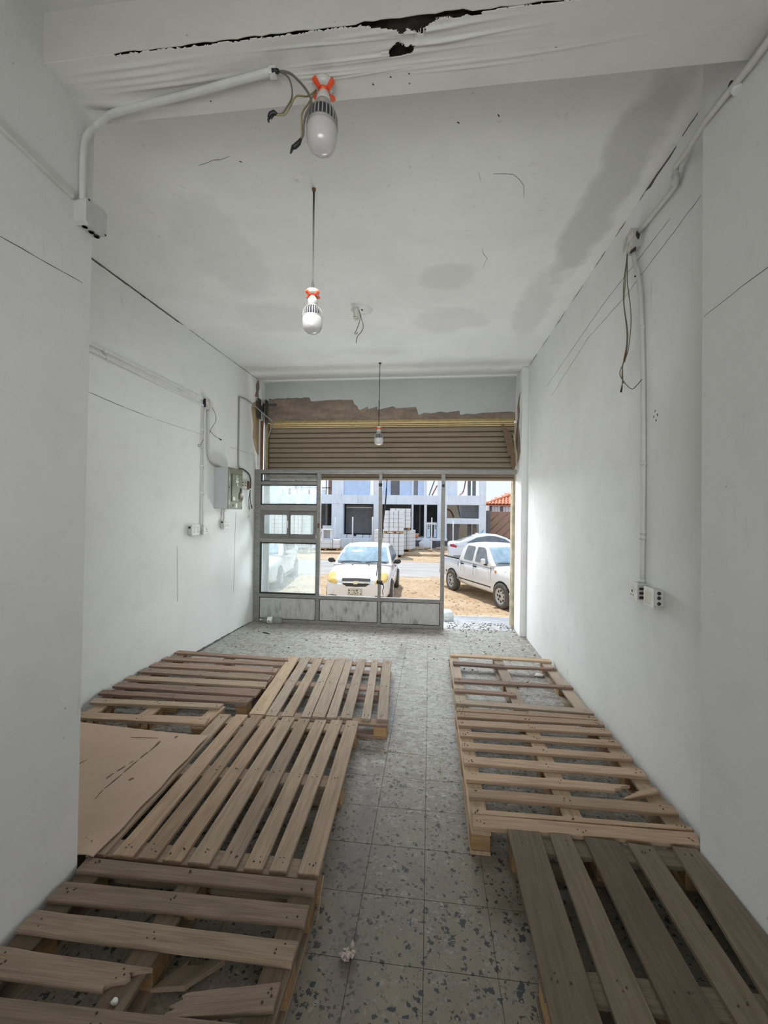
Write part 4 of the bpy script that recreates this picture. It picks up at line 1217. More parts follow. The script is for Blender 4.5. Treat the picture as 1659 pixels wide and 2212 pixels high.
for k, (xa, xb) in enumerate(((2.0, 2.55), (2.05, 2.5), (2.2, 2.52))):
    g.tube(smooth_path([(xa, BY + 1.0, 2.9 + 0.1 * k), (xa + (xb - xa) * 0.6, BY + 1.0, 3.2 + 0.1 * k), (xb, BY + 1.0, 4.4)], 4), 0.022, 5)
obj('hose', g, m_hose, bd)
obj('hose', G().tube(smooth_path([(1.18, BY + 1.7, 2.0), (1.5, BY + 1.7, 1.85), (1.72, BY + 1.7, 1.4)], 4), 0.06, 6), m_hose, bd)
obj('brace', G().tube([(-0.05, BY + 0.6, 2.9), (0.36, BY + 0.6, 4.1)], 0.05, 6), m_inner, bd)
obj('brace', G().tube([(0.15, BY + 0.5, 2.9), (0.5, BY + 0.5, 3.6)], 0.05, 6), m_hose, bd)
m_lime = plain('cream_wall', (0.80, 0.74, 0.60), 0.9)
obj('rear_wall', G().box(1.1, 33.0, ZG, 4.0, 33.2, 2.6), m_lime, bd)
obj('blue_tag', flat_patch([(3.42, 0.28), (3.6, 0.5), (3.62, 0.62), (3.5, 0.55), (3.44, 0.42)], lambda a, b: (a, BY, b), 0.004, (0, -1, 0)), plain('blue_spray', (0.2, 0.55, 0.8), 0.8), bd)

# ------------------------------------------------------------------ block stacks on pallets
m_aac = plain('white_aerated_block', (0.78, 0.78, 0.76), 0.9, var=0.05, scale=6)
m_aac2 = plain('grey_aerated_block', (0.68, 0.70, 0.70), 0.9, var=0.06, scale=6)
m_strap = plain('dark_strap', (0.12, 0.14, 0.14), 0.7)
m_pl = wood('stack_pallet_wood', (0.62, 0.42, 0.2), (0.3, 0.19, 0.1), 0.2)
blk = {}
def block_mesh(sx, sy, sz, mat):
    k = (round(sx, 3), round(sy, 3), round(sz, 3), mat.name)
    if k not in blk:
        o_ = G().bbox(-sx / 2, -sy / 2, -sz / 2, sx / 2, sy / 2, sz / 2, 0.012)
        me = bpy.data.meshes.new('block'); me.from_pydata([tuple(v) for v in o_.v], [], o_.f); me.update(); me.materials.append(mat)
        blk[k] = me
    return blk[k]
def stack(label, x, y, z, w, d, layers, lh, nx, ny, rot, mat=None, strap=True, base=True):
    root = thing('block_stack', label, 'blocks', (x, y, z), rot, 'pallets of white building blocks')
    R_ = Matrix.Translation((x, y, z)) @ Matrix.Rotation(rot, 4, 'Z')
    z0 = 0.13 if base else 0.0
    if base:
        for k in (-1, 0, 1):
            obj('pallet_bearer', G().bbox(k * w * 0.42 - 0.06, -d / 2, 0, k * w * 0.42 + 0.06, d / 2, 0.095, 0.008, R_), m_pl, root)
        for k in range(5):
            obj('pallet_board', G().bbox(-w / 2, -d / 2 + d * k / 5 + 0.02, 0.097, w / 2, -d / 2 + d * (k + 1) / 5 - 0.02, 0.128, 0.004, R_), m_pl, root)
    sx, sy = w / nx, d / ny
    me = block_mesh(sx - 0.012, sy - 0.012, lh - 0.008, mat or m_aac)
    for l_ in range(layers):
        for i in range(nx):
            for j in range(ny):
                if 0 < i < nx - 1 and 0 < j < ny - 1 and l_ < layers - 1: continue
                M_ = R_ @ Matrix.Translation((-w / 2 + (i + 0.5) * sx + rnd.uniform(-0.008, 0.008), -d / 2 + (j + 0.5) * sy + rnd.uniform(-0.008, 0.008), z0 + (l_ + 0.5) * lh))
                link('block', me, None, root, M_)
    if strap:
        h = z0 + layers * lh
        for t in (-0.22, 0.25):
            g_ = G()
            xx = t * w
            for a in ((xx - 0.012, -d / 2 - 0.012, 0.12, xx + 0.012, -d / 2 - 0.004, h + 0.01), (xx - 0.012, d / 2 + 0.004, 0.12, xx + 0.012, d / 2 + 0.012, h + 0.01), (xx - 0.012, -d / 2 - 0.012, h + 0.004, xx + 0.012, d / 2 + 0.012, h + 0.012)):
                g_.box(*a, M=R_)
            obj('strap', g_, m_strap, root)
    return root
PZ = ZG + 0.14
stack('lower pallet of white blocks in front, behind the yellow lamped car', -1.98, 23.05, ZG + 0.02, 1.12, 1.0, 5, 0.232, 2, 3, 0.06)
stack('upper pallet of white blocks stacked on the front lower one', -1.99, 23.05, ZG + 0.02 + 0.13 + 5 * 0.232 + 0.01, 1.1, 1.0, 5, 0.228, 2, 3, 0.04)
stack('lower pallet of grey white blocks behind and right of the front stack', -1.45, 25.4, PZ, 0.95, 1.1, 5, 0.232, 2, 3, -0.25, m_aac2)
stack('upper pallet of white blocks at the back, tallest of the stacks', -1.78, 25.2, PZ + 0.13 + 5 * 0.232 + 0.02, 1.25, 1.1, 5, 0.232, 2, 3, 0.05)
stack('pallet of white blocks under the tallest stack, mostly hidden by the front stack', -2.75, 25.0, PZ, 1.1, 1.1, 5, 0.232, 2, 3, 0.05)
stack('low heap of two block layers left of the yellow lamped car', -6.35, 25.1, PZ, 1.7, 1.2, 2, 0.25, 3, 2, 0.1)
bx = thing('block_stack', 'single hollow white block standing on the low heap', 'blocks', (-6.3, 25.0, PZ + 0.64), 0)
g = G().bbox(-6.62, 24.75, PZ + 0.632, -6.02, 25.3, PZ + 0.70, 0.01).bbox(-6.62, 24.75, PZ + 1.21, -6.02, 25.3, PZ + 1.27, 0.01).bbox(-6.62, 24.75, PZ + 0.70, -6.50, 25.3, PZ + 1.21, 0.01).bbox(-6.08, 24.75, PZ + 0.70, -6.02, 25.3, PZ + 1.21, 0.01)
obj('block', g, m_aac, bx)
obj('block_web', G().box(-6.50, 25.2, PZ + 0.70, -6.08, 25.25, PZ + 1.21), m_aac2, bx)
for k, (xx, lab) in enumerate(((-9.3, 'block stack seen through the left half of the sliding window'), (-8.05, 'block stack seen through the right half of the sliding window'))):
    stack(lab, xx, 25.0, PZ, 1.05, 1.1, 9, 0.24, 2, 3, 0.03, m_aac)
for xx, lab in ((-5.75, 'grey white block at the left end of the ledge'), (-5.28, 'grey white block beside the leftmost one on the ledge'), (-4.66, 'middle one of five grey white blocks on the ledge'),
                (-4.2, 'grey white block right of the middle one on the ledge'), (-3.74, 'grey white block at the right end of the ledge by the column')):
    o = link('building_block', block_mesh(0.42, 0.22, 0.22, m_aac2), None, None, Matrix.Translation((xx, 27.2, PZ + 0.62 + 0.115)))
    tag(o, lab, 'block', 'loose blocks on the ledge')
ledge = obj('rubble_ledge', G().bbox(-6.0, 26.9, ZG + 0.1, -3.5, 27.5, PZ + 0.62, 0.03), m_raw)
tag(ledge, 'low concrete ledge before the dark shop opening', 'ledge')
# poles stuck in the ground
m_pole = plain('white_pole', (0.80, 0.79, 0.76), 0.7)
for xx, yy, zt, lab in ((-6.05, 26.0, 1.33, 'thin grey pole before the left column of the building'), (-4.91, 26.0, 1.36, 'white pole before the dark shop opening'), (-3.62, 26.0, 1.38, 'thin white pole beside the white column'),):
    tag(obj('pole', G().tube([(xx, yy, ZG + 0.1), (xx, yy, zt)], 0.045 if xx > -6 else 0.03, 8), m_pole if xx > -6 else m_raw), lab, 'pole')
cr = thing('marker_post', 'white cross shaped post before the doorway with slotted leaves', 'post', (0.145, 26, ZG + 0.1))
obj('upright', G().bbox(0.105, 25.97, ZG + 0.1, 0.185, 26.03, 1.39, 0.006), m_pole, cr)
obj('crossbar', G().bbox(-0.19, 25.95, 0.95, 0.47, 25.97, 1.02, 0.006), m_pole, cr)
tag(obj('pole', G().tube([(1.45, 25.5, ZG + 0.1), (1.45, 25.5, 1.2)], 0.035, 8), m_pole), 'thin white pole before the stair bay', 'pole')
tag(obj('pole', G().tube([(-0.37, 26.2, ZG + 0.1), (-0.35, 26.2, 0.1)], 0.03, 8), m_pole), 'short thin pole leaning on the black plinth', 'pole')
# orange bucket, plank, rubble
bk = thing('bucket', 'orange bucket with a white rim on the building ledge', 'bucket', (-0.86, 27.85, -0.02))
Mb = Matrix.Translation((-0.86, 27.85, -0.02))
obj('pail', G().lathe([(0.0, 0.0), (0.115, 0.0), (0.15, 0.27), (0.14, 0.27), (0.105, 0.02)], 18, Mb), plain('orange_plastic', (0.85, 0.27, 0.06), 0.5), bk)
obj('rim', G().lathe([(0.148, 0.262), (0.158, 0.265), (0.158, 0.305), (0.145, 0.30)], 18, Mb), m_pole, bk)
bagm = plain('white_cement_bag', (0.80, 0.84, 0.86), 0.8)
def lump(name, loc, s, mat, label, cat, seed=1, group=None):
    bm = bmesh.new(); bmesh.ops.create_icosphere(bm, subdivisions=3, radius=1)
    r_ = random.Random(seed)
    ph = [r_.uniform(0, 6) for _ in range(6)]
    for v in bm.verts:
        q = v.co
        k = 1 + 0.12 * math.sin(3 * q.x + ph[0]) * math.sin(4 * q.y + ph[1]) + 0.08 * math.sin(7 * q.z + ph[2] + 3 * q.x)
        v.co = Vector((q.x * s[0] * k, q.y * s[1] * k, max(-0.55, q.z) * s[2] * k))
    return tag(obj(name, G().bm(bm, Matrix.Translation(loc), True), mat), label, cat, group)
lump('sack', (-0.25, 27.68, ZG + 0.36), (0.42, 0.2, 0.40), bagm, 'pale blue sack slumped against the black plinth', 'sack', 3)
pk = tag(obj('plank', G().hexa([(-0.34, 27.2, ZG + 0.14), (-0.22, 27.2, ZG + 0.14), (0.22, 25.3, ZG + 0.14), (0.10, 25.3, ZG + 0.14)], [(-0.34, 27.2, ZG + 0.19), (-0.22, 27.2, ZG + 0.19), (0.22, 25.3, ZG + 0.19), (0.10, 25.3, ZG + 0.19)]), m_pl), 'yellow plank lying on the pavement before the building', 'plank')
lump('sand_heap', (-0.9, 26.6, ZG + 0.16), (0.6, 0.4, 0.16), m_sand, 'small sand heap by the corner of the stacks', 'heap', 5)
lump('sand_heap', (0.95, 26.9, ZG + 0.16), (0.55, 0.4, 0.18), m_sand, 'small sand heap right of the cross shaped post', 'heap', 8)

# ------------------------------------------------------------------ gate wall and tiled house at the right
m_gate = Mat('brown_lattice_cladding', (0.4, 0.25, 0.18), 0.8)
_n = m_gate.noise(m_gate.coord('World', scale=(1, 1, 18)), 2, 3)
m_gate.color(m_gate.ramp(_n, (0.3, (0.33, 0.20, 0.14)), (0.7, (0.47, 0.30, 0.22))))
m_gate = m_gate.m
gt = thing('gate', 'brown metal gate with diagonal ribs beside the unfinished building', 'gate', (5.6, 30, ZG))
obj('leaf', G().bbox(4.27, 30.0, ZG, 7.4, 30.06, 1.86, 0.01), m_gate, gt)
for k in range(9):
    x0 = 2.4 + k * 0.62
    pts = []
    a0, z0_, a1, z1_ = x0, -0.8, x0 + 2.55, 1.75
    if a0 < 4.3: z0_ += (4.3 - a0); a0 = 4.3
    if a1 > 7.35: z1_ -= (a1 - 7.35); a1 = 7.35
    if a1 - a0 < 0.2: continue
    obj('rib', G().tube([(a0, 29.985, z0_), (a1, 29.985, z1_)], 0.022, 5), m_brown, gt)
for k in range(22):
    obj('slat', G().box(4.30, 29.985, ZG + 0.1 + k * 0.12, 7.38, 30.0, ZG + 0.15 + k * 0.12), m_gate, gt)
obj('frame', G().bbox(4.22, 29.97, ZG, 4.30, 30.08, 1.9, 0.008), m_brown, gt)
m_tile = plain('orange_roof_tile', (0.70, 0.27, 0.15), 0.8, var=0.15, scale=3)
hs = thing('house', 'low white house with an orange tiled roof behind the brown gate', 'house', (6.5, 33, ZG))
obj('wall', G().box(4.5, 31.6, ZG, 9.5, 36, 2.4), m_wht, hs)
g0, rp_ = Vector((3.95, 31.0, 2.36)), None
r_me = None
for r_ in range(7):                                   # courses of roof tiles on the hipped slope
    for c_ in range(22):
        u = c_ * 0.25 + (0.125 if r_ % 2 else 0)
        x0 = 4.05 + r_ * 0.42 + u
        if x0 > 8.9: continue
        z0 = 2.36 + r_ * 0.175; y0 = 31.0 + r_ * 0.32
        M_ = Matrix.Translation((x0 + 0.12, y0, z0)) @ Matrix.Rotation(math.atan2(0.175, 0.32), 4, 'X')
        if r_me is None:
            o = obj('roof_tile', G().lathe([(0.13, 0.0), (0.12, 0.40)], 6, Matrix.Rotation(-math.pi / 2, 4, 'X') @ Matrix.Identity(4), True, math.pi, 2 * math.pi), m_tile, hs, M_); r_me = o.data
        else: link('roof_tile', r_me, None, hs, M_)
obj('hip', G().tube([(3.98, 30.98, 2.38), (8.2, 33.4, 3.95)], 0.09, 6), m_tile, hs)
obj('roof_deck', G().hexa([(4.0, 31.0, 2.30), (9.6, 31.0, 2.30), (9.6, 33.3, 3.55), (6.95, 33.3, 3.55)], [(4.0, 31.0, 2.34), (9.6, 31.0, 2.34), (9.6, 33.3, 3.59), (6.95, 33.3, 3.59)]), m_tile, hs)
for k in range(16):
    obj('cladding_sheet', G().bbox(4.42 + k * 0.2, 31.2 + 0.02 * (k % 2), 1.7, 4.60 + k * 0.2, 31.24 + 0.02 * (k % 2), 2.30 - 0.03 * (k % 3), 0.004), (m_wht, m_wht, m_inner)[0 if k % 4 else 2], hs)
obj('dark_pier', G().box(3.80, 29.0, ZG, 4.2, 29.4, 1.9), m_inner, bd)

# white tub outside the door post
tb_ = thing('tub', 'upturned pale plastic tub on the apron outside the door post', 'tub', (0.30, 6.34, -0.08))
Mt = Matrix.Translation((0.26, 6.34, -0.078))
obj('shell', G().lathe([(0.125, 0.0), (0.125, 0.10), (0.118, 0.145), (0.085, 0.175), (0.0, 0.18)], 24, Mt), plain('pale_grey_plastic', (0.62, 0.65, 0.66), 0.5), tb_)
obj('band', G().lathe([(0.126, 0.085), (0.131, 0.09), (0.131, 0.10), (0.126, 0.105)], 24, Mt), m_dirtyw, tb_)
# ------------------------------------------------------------------ cars
def carpaint(name, c, rough=0.25):
    M = Mat(name, c, rough, 0.0, 0.5)
    M.b.inputs['Coat Weight'].default_value = 0.5
    M.b.inputs['Coat Roughness'].default_value = 0.06
    f = M.noise(M.coord('Object', scale=(1, 1, 2)), 3, 4)
    M.color(M.ramp(f, (0.35, tuple(q * 0.97 for q in c)), (0.65, c)))
    return M.m
m_car = carpaint('white_car_paint', (0.80, 0.80, 0.78))
m_carglass = Mat('sky_tinted_car_glass', (0.10, 0.16, 0.20), 0.05, 0.0, 0.9)
_n = m_carglass.noise(m_carglass.coord('Object', scale=(1, 2, 2)), 2.2, 3)
m_carglass.color(m_carglass.ramp(_n, (0.35, (0.25, 0.38, 0.46)), (0.65, (0.42, 0.55, 0.62))))  # pale blue sky reflection put into the glass colour
m_carglass = m_carglass.m
m_carglass2 = plain('dark_car_glass', (0.16, 0.18, 0.18), 0.08, var=0.3, scale=4, spec=0.8)
m_tyre = plain('dusty_tyre', (0.10, 0.095, 0.085), 0.9, var=0.3)
m_rim = plain('grey_steel_rim', (0.52, 0.51, 0.48), 0.55, 0.1)
m_well = plain('wheel_well_black', (0.02, 0.02, 0.02), 0.9)
m_trim = plain('black_car_trim', (0.03, 0.03, 0.032), 0.6)
m_seam = plain('panel_seam', (0.16, 0.16, 0.16), 0.8)
m_amber = plain('yellowed_headlamp', (0.72, 0.50, 0.12), 0.15, var=0.15, scale=10, spec=0.8)
m_chrome = plain('chrome', (0.75, 0.74, 0.70), 0.2, 0.8)
m_gold = plain('pale_gold_badge', (0.78, 0.70, 0.50), 0.3, 0.5)
m_plate = plain('cream_number_plate', (0.72, 0.70, 0.60), 0.5, var=0.05)
m_red = plain('red_tail_lamp', (0.45, 0.03, 0.03), 0.25)
m_orange = plain('orange_marker', (0.75, 0.2, 0.04), 0.3)

def section(w, zb, zt, cr):
    h = zt - zb
    half = [(0, zb), (0.75 * w, zb), (0.93 * w, zb + 0.04), (0.985 * w, zb + 0.16 * h), (w, zb + 0.42 * h), (0.99 * w, zb + 0.72 * h), (0.955 * w, zt - 0.035), (0.90 * w, zt - 0.006), (0.5 * w, zt + cr * 0.75), (0, zt + cr)]
    return half + [(-a, b) for a, b in reversed(half[1:-1])]
def loft(st):
    g_ = G(); v = []
    m = None
    for (x, w, zb, zt, cr) in st:
        s_ = section(w, zb, zt, cr); m = len(s_)
        v += [(x, a, b) for a, b in s_]
    f = []
    for i in range(len(st) - 1):
        for k in range(m):
            f.append((i * m + k, i * m + (k + 1) % m, (i + 1) * m + (k + 1) % m, (i + 1) * m + k))
    g_.add(v, f, True)
    g_.f += [tuple(range(m)), tuple((len(st) - 1) * m + k for k in reversed(range(m)))]; g_.s += [False, False]
    return g_
def lerp_tab(tab, x):
    for (x0, z0), (x1, z1) in zip(tab[:-1], tab[1:]):
        if min(x0, x1) <= x <= max(x0, x1): return z0 + (z1 - z0) * (x - x0) / (x1 - x0 + 1e-9)
    return tab[0][1] if abs(x - tab[0][0]) < abs(x - tab[-1][0]) else tab[-1][1]
def cabin(roof, zbelt, wb, wr, zr):
    """roof = side profile (x, z) from the windscreen base over the roof to the rear screen base"""
    xs = []
    for (a, _), (b, _) in zip(roof[:-1], roof[1:]):
        for k in range(4): xs.append(a + (b - a) * k / 4)
    xs.append(roof[-1][0])
    v, f = [], []
    m = 0
    for x in xs:
        z = max(lerp_tab(roof, x), zbelt + 0.005)
        def wd(q): return wb + (wr - wb) * (q - zbelt) / (zr - zbelt)
        e = min(0.05, (z - zbelt) * 0.4)
        half = [(wb, zbelt - 0.06), (wb, zbelt), (wd(zbelt + (z - zbelt) * 0.5) + 0.008, zbelt + (z - zbelt) * 0.5), (wd(z - e), z - e), (wd(z) - e * 0.9, z - e * 0.18), (wd(z) * 0.5, z + 0.02), (0, z + 0.028)]
        ring = half + [(-a, b) for a, b in reversed(half[:-1])]
        m = len(ring)
        v += [(x, a, b) for a, b in ring]
    for i in range(len(xs) - 1):
        for k in range(m - 1):
            f.append((i * m + k, i * m + k + 1, (i + 1) * m + k + 1, (i + 1) * m + k))
    f.append(tuple(range(m))); f.append(tuple((len(xs) - 1) * m + k for k in reversed(range(m))))
    return G().add(v, f, True)
DIRS = {'front': (Vector((-1, 0, 0)), lambda a, b: Vector((5, a, b))), 'rear': (Vector((1, 0, 0)), lambda a, b: Vector((-5, a, b))),
        'left': (Vector((0, -1, 0)), lambda a, b: Vector((a, 5, b))), 'right': (Vector((0, 1, 0)), lambda a, b: Vector((a, -5, b))),
        'top': (Vector((0, 0, -1)), lambda a, b: Vector((a, b, 5)))}
def patch(bvh, pts, side, off=0.006, th=0.02, cuts=2, smooth=False):
    """panel that follows the body: polygon drawn in the side's view, laid on the surface"""
    d, fn = DIRS[side]
    bm = bmesh.new()
    fc = bm.faces.new([bm.verts.new((a, b, 0)) for a, b in pts])
    bmesh.ops.triangulate(bm, faces=[fc])
    if cuts: bmesh.ops.subdivide_edges(bm, edges=bm.edges[:], cuts=cuts, use_grid_fill=True)
    for v in bm.verts:
        o_ = fn(v.co.x, v.co.y)
        hit, nrm, i_, ds = bvh.ray_cast(o_, d)
        if hit is None:
            near = bvh.find_nearest(o_ + d * 4.2)
            hit = near[0]
        v.co = hit - d * off
    r_ = bmesh.ops.extrude_face_region(bm, geom=bm.faces[:])
    for e in r_['geom']:
        if isinstance(e, bmesh.types.BMVert): e.co += d * (th + off)
    bmesh.ops.recalc_face_normals(bm, faces=bm.faces[:])
    return G().bm(bm, None, smooth)
def circ(cx, cz, r, zmin, n_=20):
    pts = [(cx + r * math.cos(2 * math.pi * k / n_), max(zmin, cz + r * math.sin(2 * math.pi * k / n_))) for k in range(n_)]
    out = []
    for p in pts:
        if not out or (abs(p[0] - out[-1][0]) + abs(p[1] - out[-1][1])) > 1e-4: out.append(p)
    return out
def wheel(root, M_, x, y, R_, W_, kind):
    s = 1 if y > 0 else -1
    Mw = M_ @ Matrix.Translation((x, y, R_)) @ Matrix.Rotation(-s * math.pi / 2, 4, 'X')
    r_ = R_ * 0.64
    t = obj('wheel', G().lathe([(r_, -W_ / 2), (R_ * 0.93, -W_ / 2), (R_, -W_ * 0.36), (R_, W_ * 0.36), (R_ * 0.95, W_ / 2), (r_, W_ / 2), (r_ * 0.96, W_ * 0.05)], 28, Mw, cap=False), m_tyre, root)
    g_ = G().lathe([(r_ * 1.0, W_ * 0.5), (r_ * 0.9, W_ * 0.46), (r_ * 0.82, W_ * 0.30), (r_ * 0.5, W_ * 0.34), (r_ * 0.34, W_ * 0.48), (0.0, W_ * 0.49)], 28, Mw, cap=False)
    obj('rim', g_, m_rim, t)
    g_ = G()
    for k in range(8 if kind == 'steel' else 5):
        a = 2 * math.pi * k / (8 if kind == 'steel' else 5)
        rr = r_ * (0.66 if kind == 'steel' else 0.62)
        g_.lathe([(0, 0.0), (r_ * (0.15 if kind == 'steel' else 0.24), 0.0), (0.0, 0.006)], 10, Mw @ Matrix.Translation((rr * math.cos(a), rr * math.sin(a), W_ * 0.335)))
    g_.lathe([(r_ * 0.2, W_ * 0.492), (r_ * 0.2, W_ * 0.5), (0.0, W_ * 0.5)], 10, Mw)
    obj('rim_hole', g_, m_well, t)
    return t

def car(label, loc, rotz, stations, roof, zbelt, wb, wr, zr, wheels, R_, kind='alloy'):
    root = thing('car', label, 'car', loc, rotz, 'cars parked in the street')
    M_ = WM[root.name]
    body = loft(stations)
    cab = cabin(roof, zbelt, wb, wr, zr)
    both = G().add(body.v, body.f).add(cab.v, cab.f)
    bvh = BVHTree.FromPolygons([Vector(v) for v in both.v], both.f)
    obj('body', body, m_car, root, M_)
    obj('cabin', cab, m_car, root, M_)
    zmin = min(s[2] for s in stations) + 0.03
    for x, y in wheels:
        side = 'left' if y > 0 else 'right'
        obj('wheel_arch', patch(bvh, circ(x, R_, R_ * 1.17, zmin), side, 0.004, 0.02, 1), m_well, root, M_)
        wheel(root, M_, x, y, R_, 0.19, kind)
    def add(name, pts, side, mat, off=0.006, th=0.02, cuts=2):
        if mat in (m_carglass, m_amber): cuts, off = 5, max(off, 0.014)
        if mat is m_carglass2: cuts, off = 3, 0.010
        return obj(name, patch(bvh, pts, side, off, th, cuts, mat in (m_carglass, m_amber)), mat, root, M_)
    def tubep(name, pts, r, mat):
        return obj(name, G().tube(pts, r, 6), mat, root, M_)
    return root, M_, add, tubep, bvh
def mir(pts): return [(-a, b) for a, b in reversed(pts)]

# saloon with yellowed headlamps, facing the shop
st = [(2.00, .56, .23, .57, .015), (1.985, .68, .20, .63, .02), (1.93, .755, .185, .69, .03), (1.80, .80, .19, .745, .04), (1.55, .835, .18, .82, .05), (1.2, .85, .18, .885, .045), (.85, .855, .18, .935, .035), (.3, .86, .18, .95, .01), (-.4, .86, .18, .965, .01), (-1.0, .855, .18, .985, .02), (-1.5, .835, .19, 1.02, .03), (-1.85, .78, .22, 1.02, .02), (-2.0, .66, .30, .94, .01)]
roof = [(.92, .95), (.52, 1.25), (.12, 1.44), (-.35, 1.475), (-.85, 1.45), (-1.25, 1.27), (-1.62, 1.04)]
car1, M1, add, tubep, bv1 = car('white saloon car with yellowed headlamps parked facing the shop window', (-1.86, 12.28, ZG), -math.pi / 2 + 0.01, st, roof, .95, .82, .63, 1.475, [(1.16, .80), (1.16, -.80), (-1.16, .80), (-1.16, -.80)], .295)
add('windscreen', [(-.70, .995), (.70, .995), (.735, 1.02), (.60, 1.38), (.56, 1.405), (-.56, 1.405), (-.60, 1.38), (-.735, 1.02)], 'front', m_carglass, .008)
lamp_l = [(.80, .69), (.785, .79), (.72, .835), (.62, .815), (.545, .74), (.49, .63), (.50, .595), (.64, .605), (.77, .64)]
add('headlamp', lamp_l, 'front', m_amber, .012, .05, 2); add('headlamp', mir(lamp_l), 'front', m_amber, .012, .05, 2)
gr = add('grille', [(-.355, .72), (-.37, .69), (-.33, .575), (-.24, .53), (0, .518), (.24, .53), (.33, .575), (.37, .69), (.355, .72), (0, .728)], 'front', m_trim, .010)
obj('grille_bar', patch(bv1, [(-.365, .655), (-.355, .61), (.355, .61), (.365, .655)], 'front', .020, .02, 2), m_chrome, gr, M1)
obj('emblem', patch(bv1, [(-.085, .612), (-.085, .64), (-.045, .64), (-.042, .662), (.062, .662), (.058, .64), (.095, .64), (.085, .612), (.045, .612), (.042, .59), (-.062, .59), (-.056, .612)], 'front', .036, .03, 0), m_gold, gr, M1)
pl = add('number_plate', [(-.19, .315), (.16, .315), (.16, .47), (-.19, .47)], 'front', m_plate, .02, .03, 0)
g = G()
def stroke(y, z, w_, h_):
    hit = bv1.ray_cast(Vector((5, y, z)), Vector((-1, 0, 0)))[0]
    x = hit.x + .021
    g.box(x, y - w_ / 2, z - h_ / 2, x + .004, y + w_ / 2, z + h_ / 2)
r5 = random.Random(4)
for row, zc in ((0, .43), (1, .36)):
    for k in range(8):
        y = .135 - k * .042
        for q in range(2):
            stroke(y + r5.uniform(-.01, .01), zc + r5.uniform(-.018, .018), r5.choice((.006, .022)), r5.choice((.03, .008)))
stroke(-.015, .315 + .006, .35, .006); stroke(-.015, .464, .35, .006); stroke(.158, .39, .006, .15); stroke(-.187, .39, .006, .15)
obj('plate_character', g, m_trim, pl, M1)
fog = [(.46, .25), (.72, .255), (.70, .30), (.50, .305)]
add('bumper_slot', fog, 'front', m_trim, .008); add('bumper_slot', mir(fog), 'front', m_trim, .008)
add('bumper_slot', [(-.30, .235), (.30, .235), (.28, .262), (-.28, .262)], 'front', m_trim, .008)
add('bumper_crease', [(-.74, .525), (.74, .525), (.74, .533), (-.74, .533)], 'front', m_seam, .003, .01, 2)
for s in ('left', 'right'):
    add('side_window', [(.60, 1.0), (.30, 1.0), (-.28, 1.0), (-.28, 1.40), (-.02, 1.415), (.14, 1.385)], s, m_carglass2, .006)
    add('side_window', [(-.34, 1.0), (-1.02, 1.02), (-1.22, 1.12), (-.88, 1.385), (-.34, 1.40)], s, m_carglass2, .006)
    add('door_seam', [(.66, .34), (.672, .34), (.672, .95), (.66, .95)], s, m_seam, .003, .01, 1)
    add('door_seam', [(-.31, .34), (-.298, .34), (-.298, .97), (-.31, .97)], s, m_seam, .003, .01, 1)
    add('body_crease', [(-1.6, .70), (1.0, .66), (1.0, .672), (-1.6, .712)], s, m_seam, .002, .01, 2)
    y = 1 if s == 'left' else -1
    tubep('door_handle', [(-.10, y * .868, .83), (.06, y * .868, .83)], .018, m_trim)
    obj('wing_mirror', G().bm((lambda b: (bmesh.ops.create_icosphere(b, subdivisions=2, radius=1), b)[1])(bmesh.new()), Matrix.Translation((.60, y * .96, 1.03)) @ Matrix.Diagonal((.07, .105, .075, 1)), True).tube([(.62, y * .84, .99), (.60, y * .93, 1.01)], .03, 6), m_trim, root if False else car1, M1)
for a, b in ((-.62, -.05), (.10, .66)):
    z = .985
    pts = []
    for k in range(6):
        y = a + (b - a) * k / 5
        h = bv1.ray_cast(Vector((5, y, 1.0 + .03 * math.sin(k / 5 * 3))), Vector((-1, 0, 0)))[0]
        pts.append(h + Vector((.02, 0, .01)))
    tubep('wiper', pts, .012, m_trim)
for y in (-.28, .18):
    h = bv1.ray_cast(Vector((1.0, y, 5)), Vector((0, 0, -1)))[0]
    tubep('washer_jet', [h, h + Vector((0, .03, .012))], .012, m_trim)

# crew cab pickup at the right, seen from its right side
st = [(2.02, .60, .38, .80, .01), (1.98, .70, .33, .87, .015), (1.88, .755, .30, .93, .02), (1.6, .79, .29, .975, .03), (1.2, .80, .28, 1.0, .03), (.88, .80, .28, 1.02, .02), (.3, .80, .28, 1.03, .005), (-.4, .80, .28, 1.03, .005), (-.92, .80, .29, 1.03, .005), (-.97, .79, .32, 1.0, .0), (-1.6, .79, .36, 1.0, .0), (-2.25, .785, .40, 1.0, .0), (-2.33, .76, .42, .99, .0)]
roof = [(.90, 1.03), (.64, 1.30), (.36, 1.53), (-.15, 1.56), (-.68, 1.54), (-.84, 1.40), (-.93, 1.04)]
car2, M2, add, tubep, bv2 = car('white crew cab pickup truck seen through the open doorway', (2.014, 12.24, ZG), math.atan2(-.908, .418), st, roof, 1.03, .775, .63, 1.56, [(1.30, .74), (1.30, -.74), (-1.37, .74), (-1.37, -.74)], .325, 'steel')
add('windscreen', [(-.68, 1.07), (.68, 1.07), (.60, 1.47), (.56, 1.495), (-.56, 1.495), (-.60, 1.47)], 'front', m_carglass, .008)
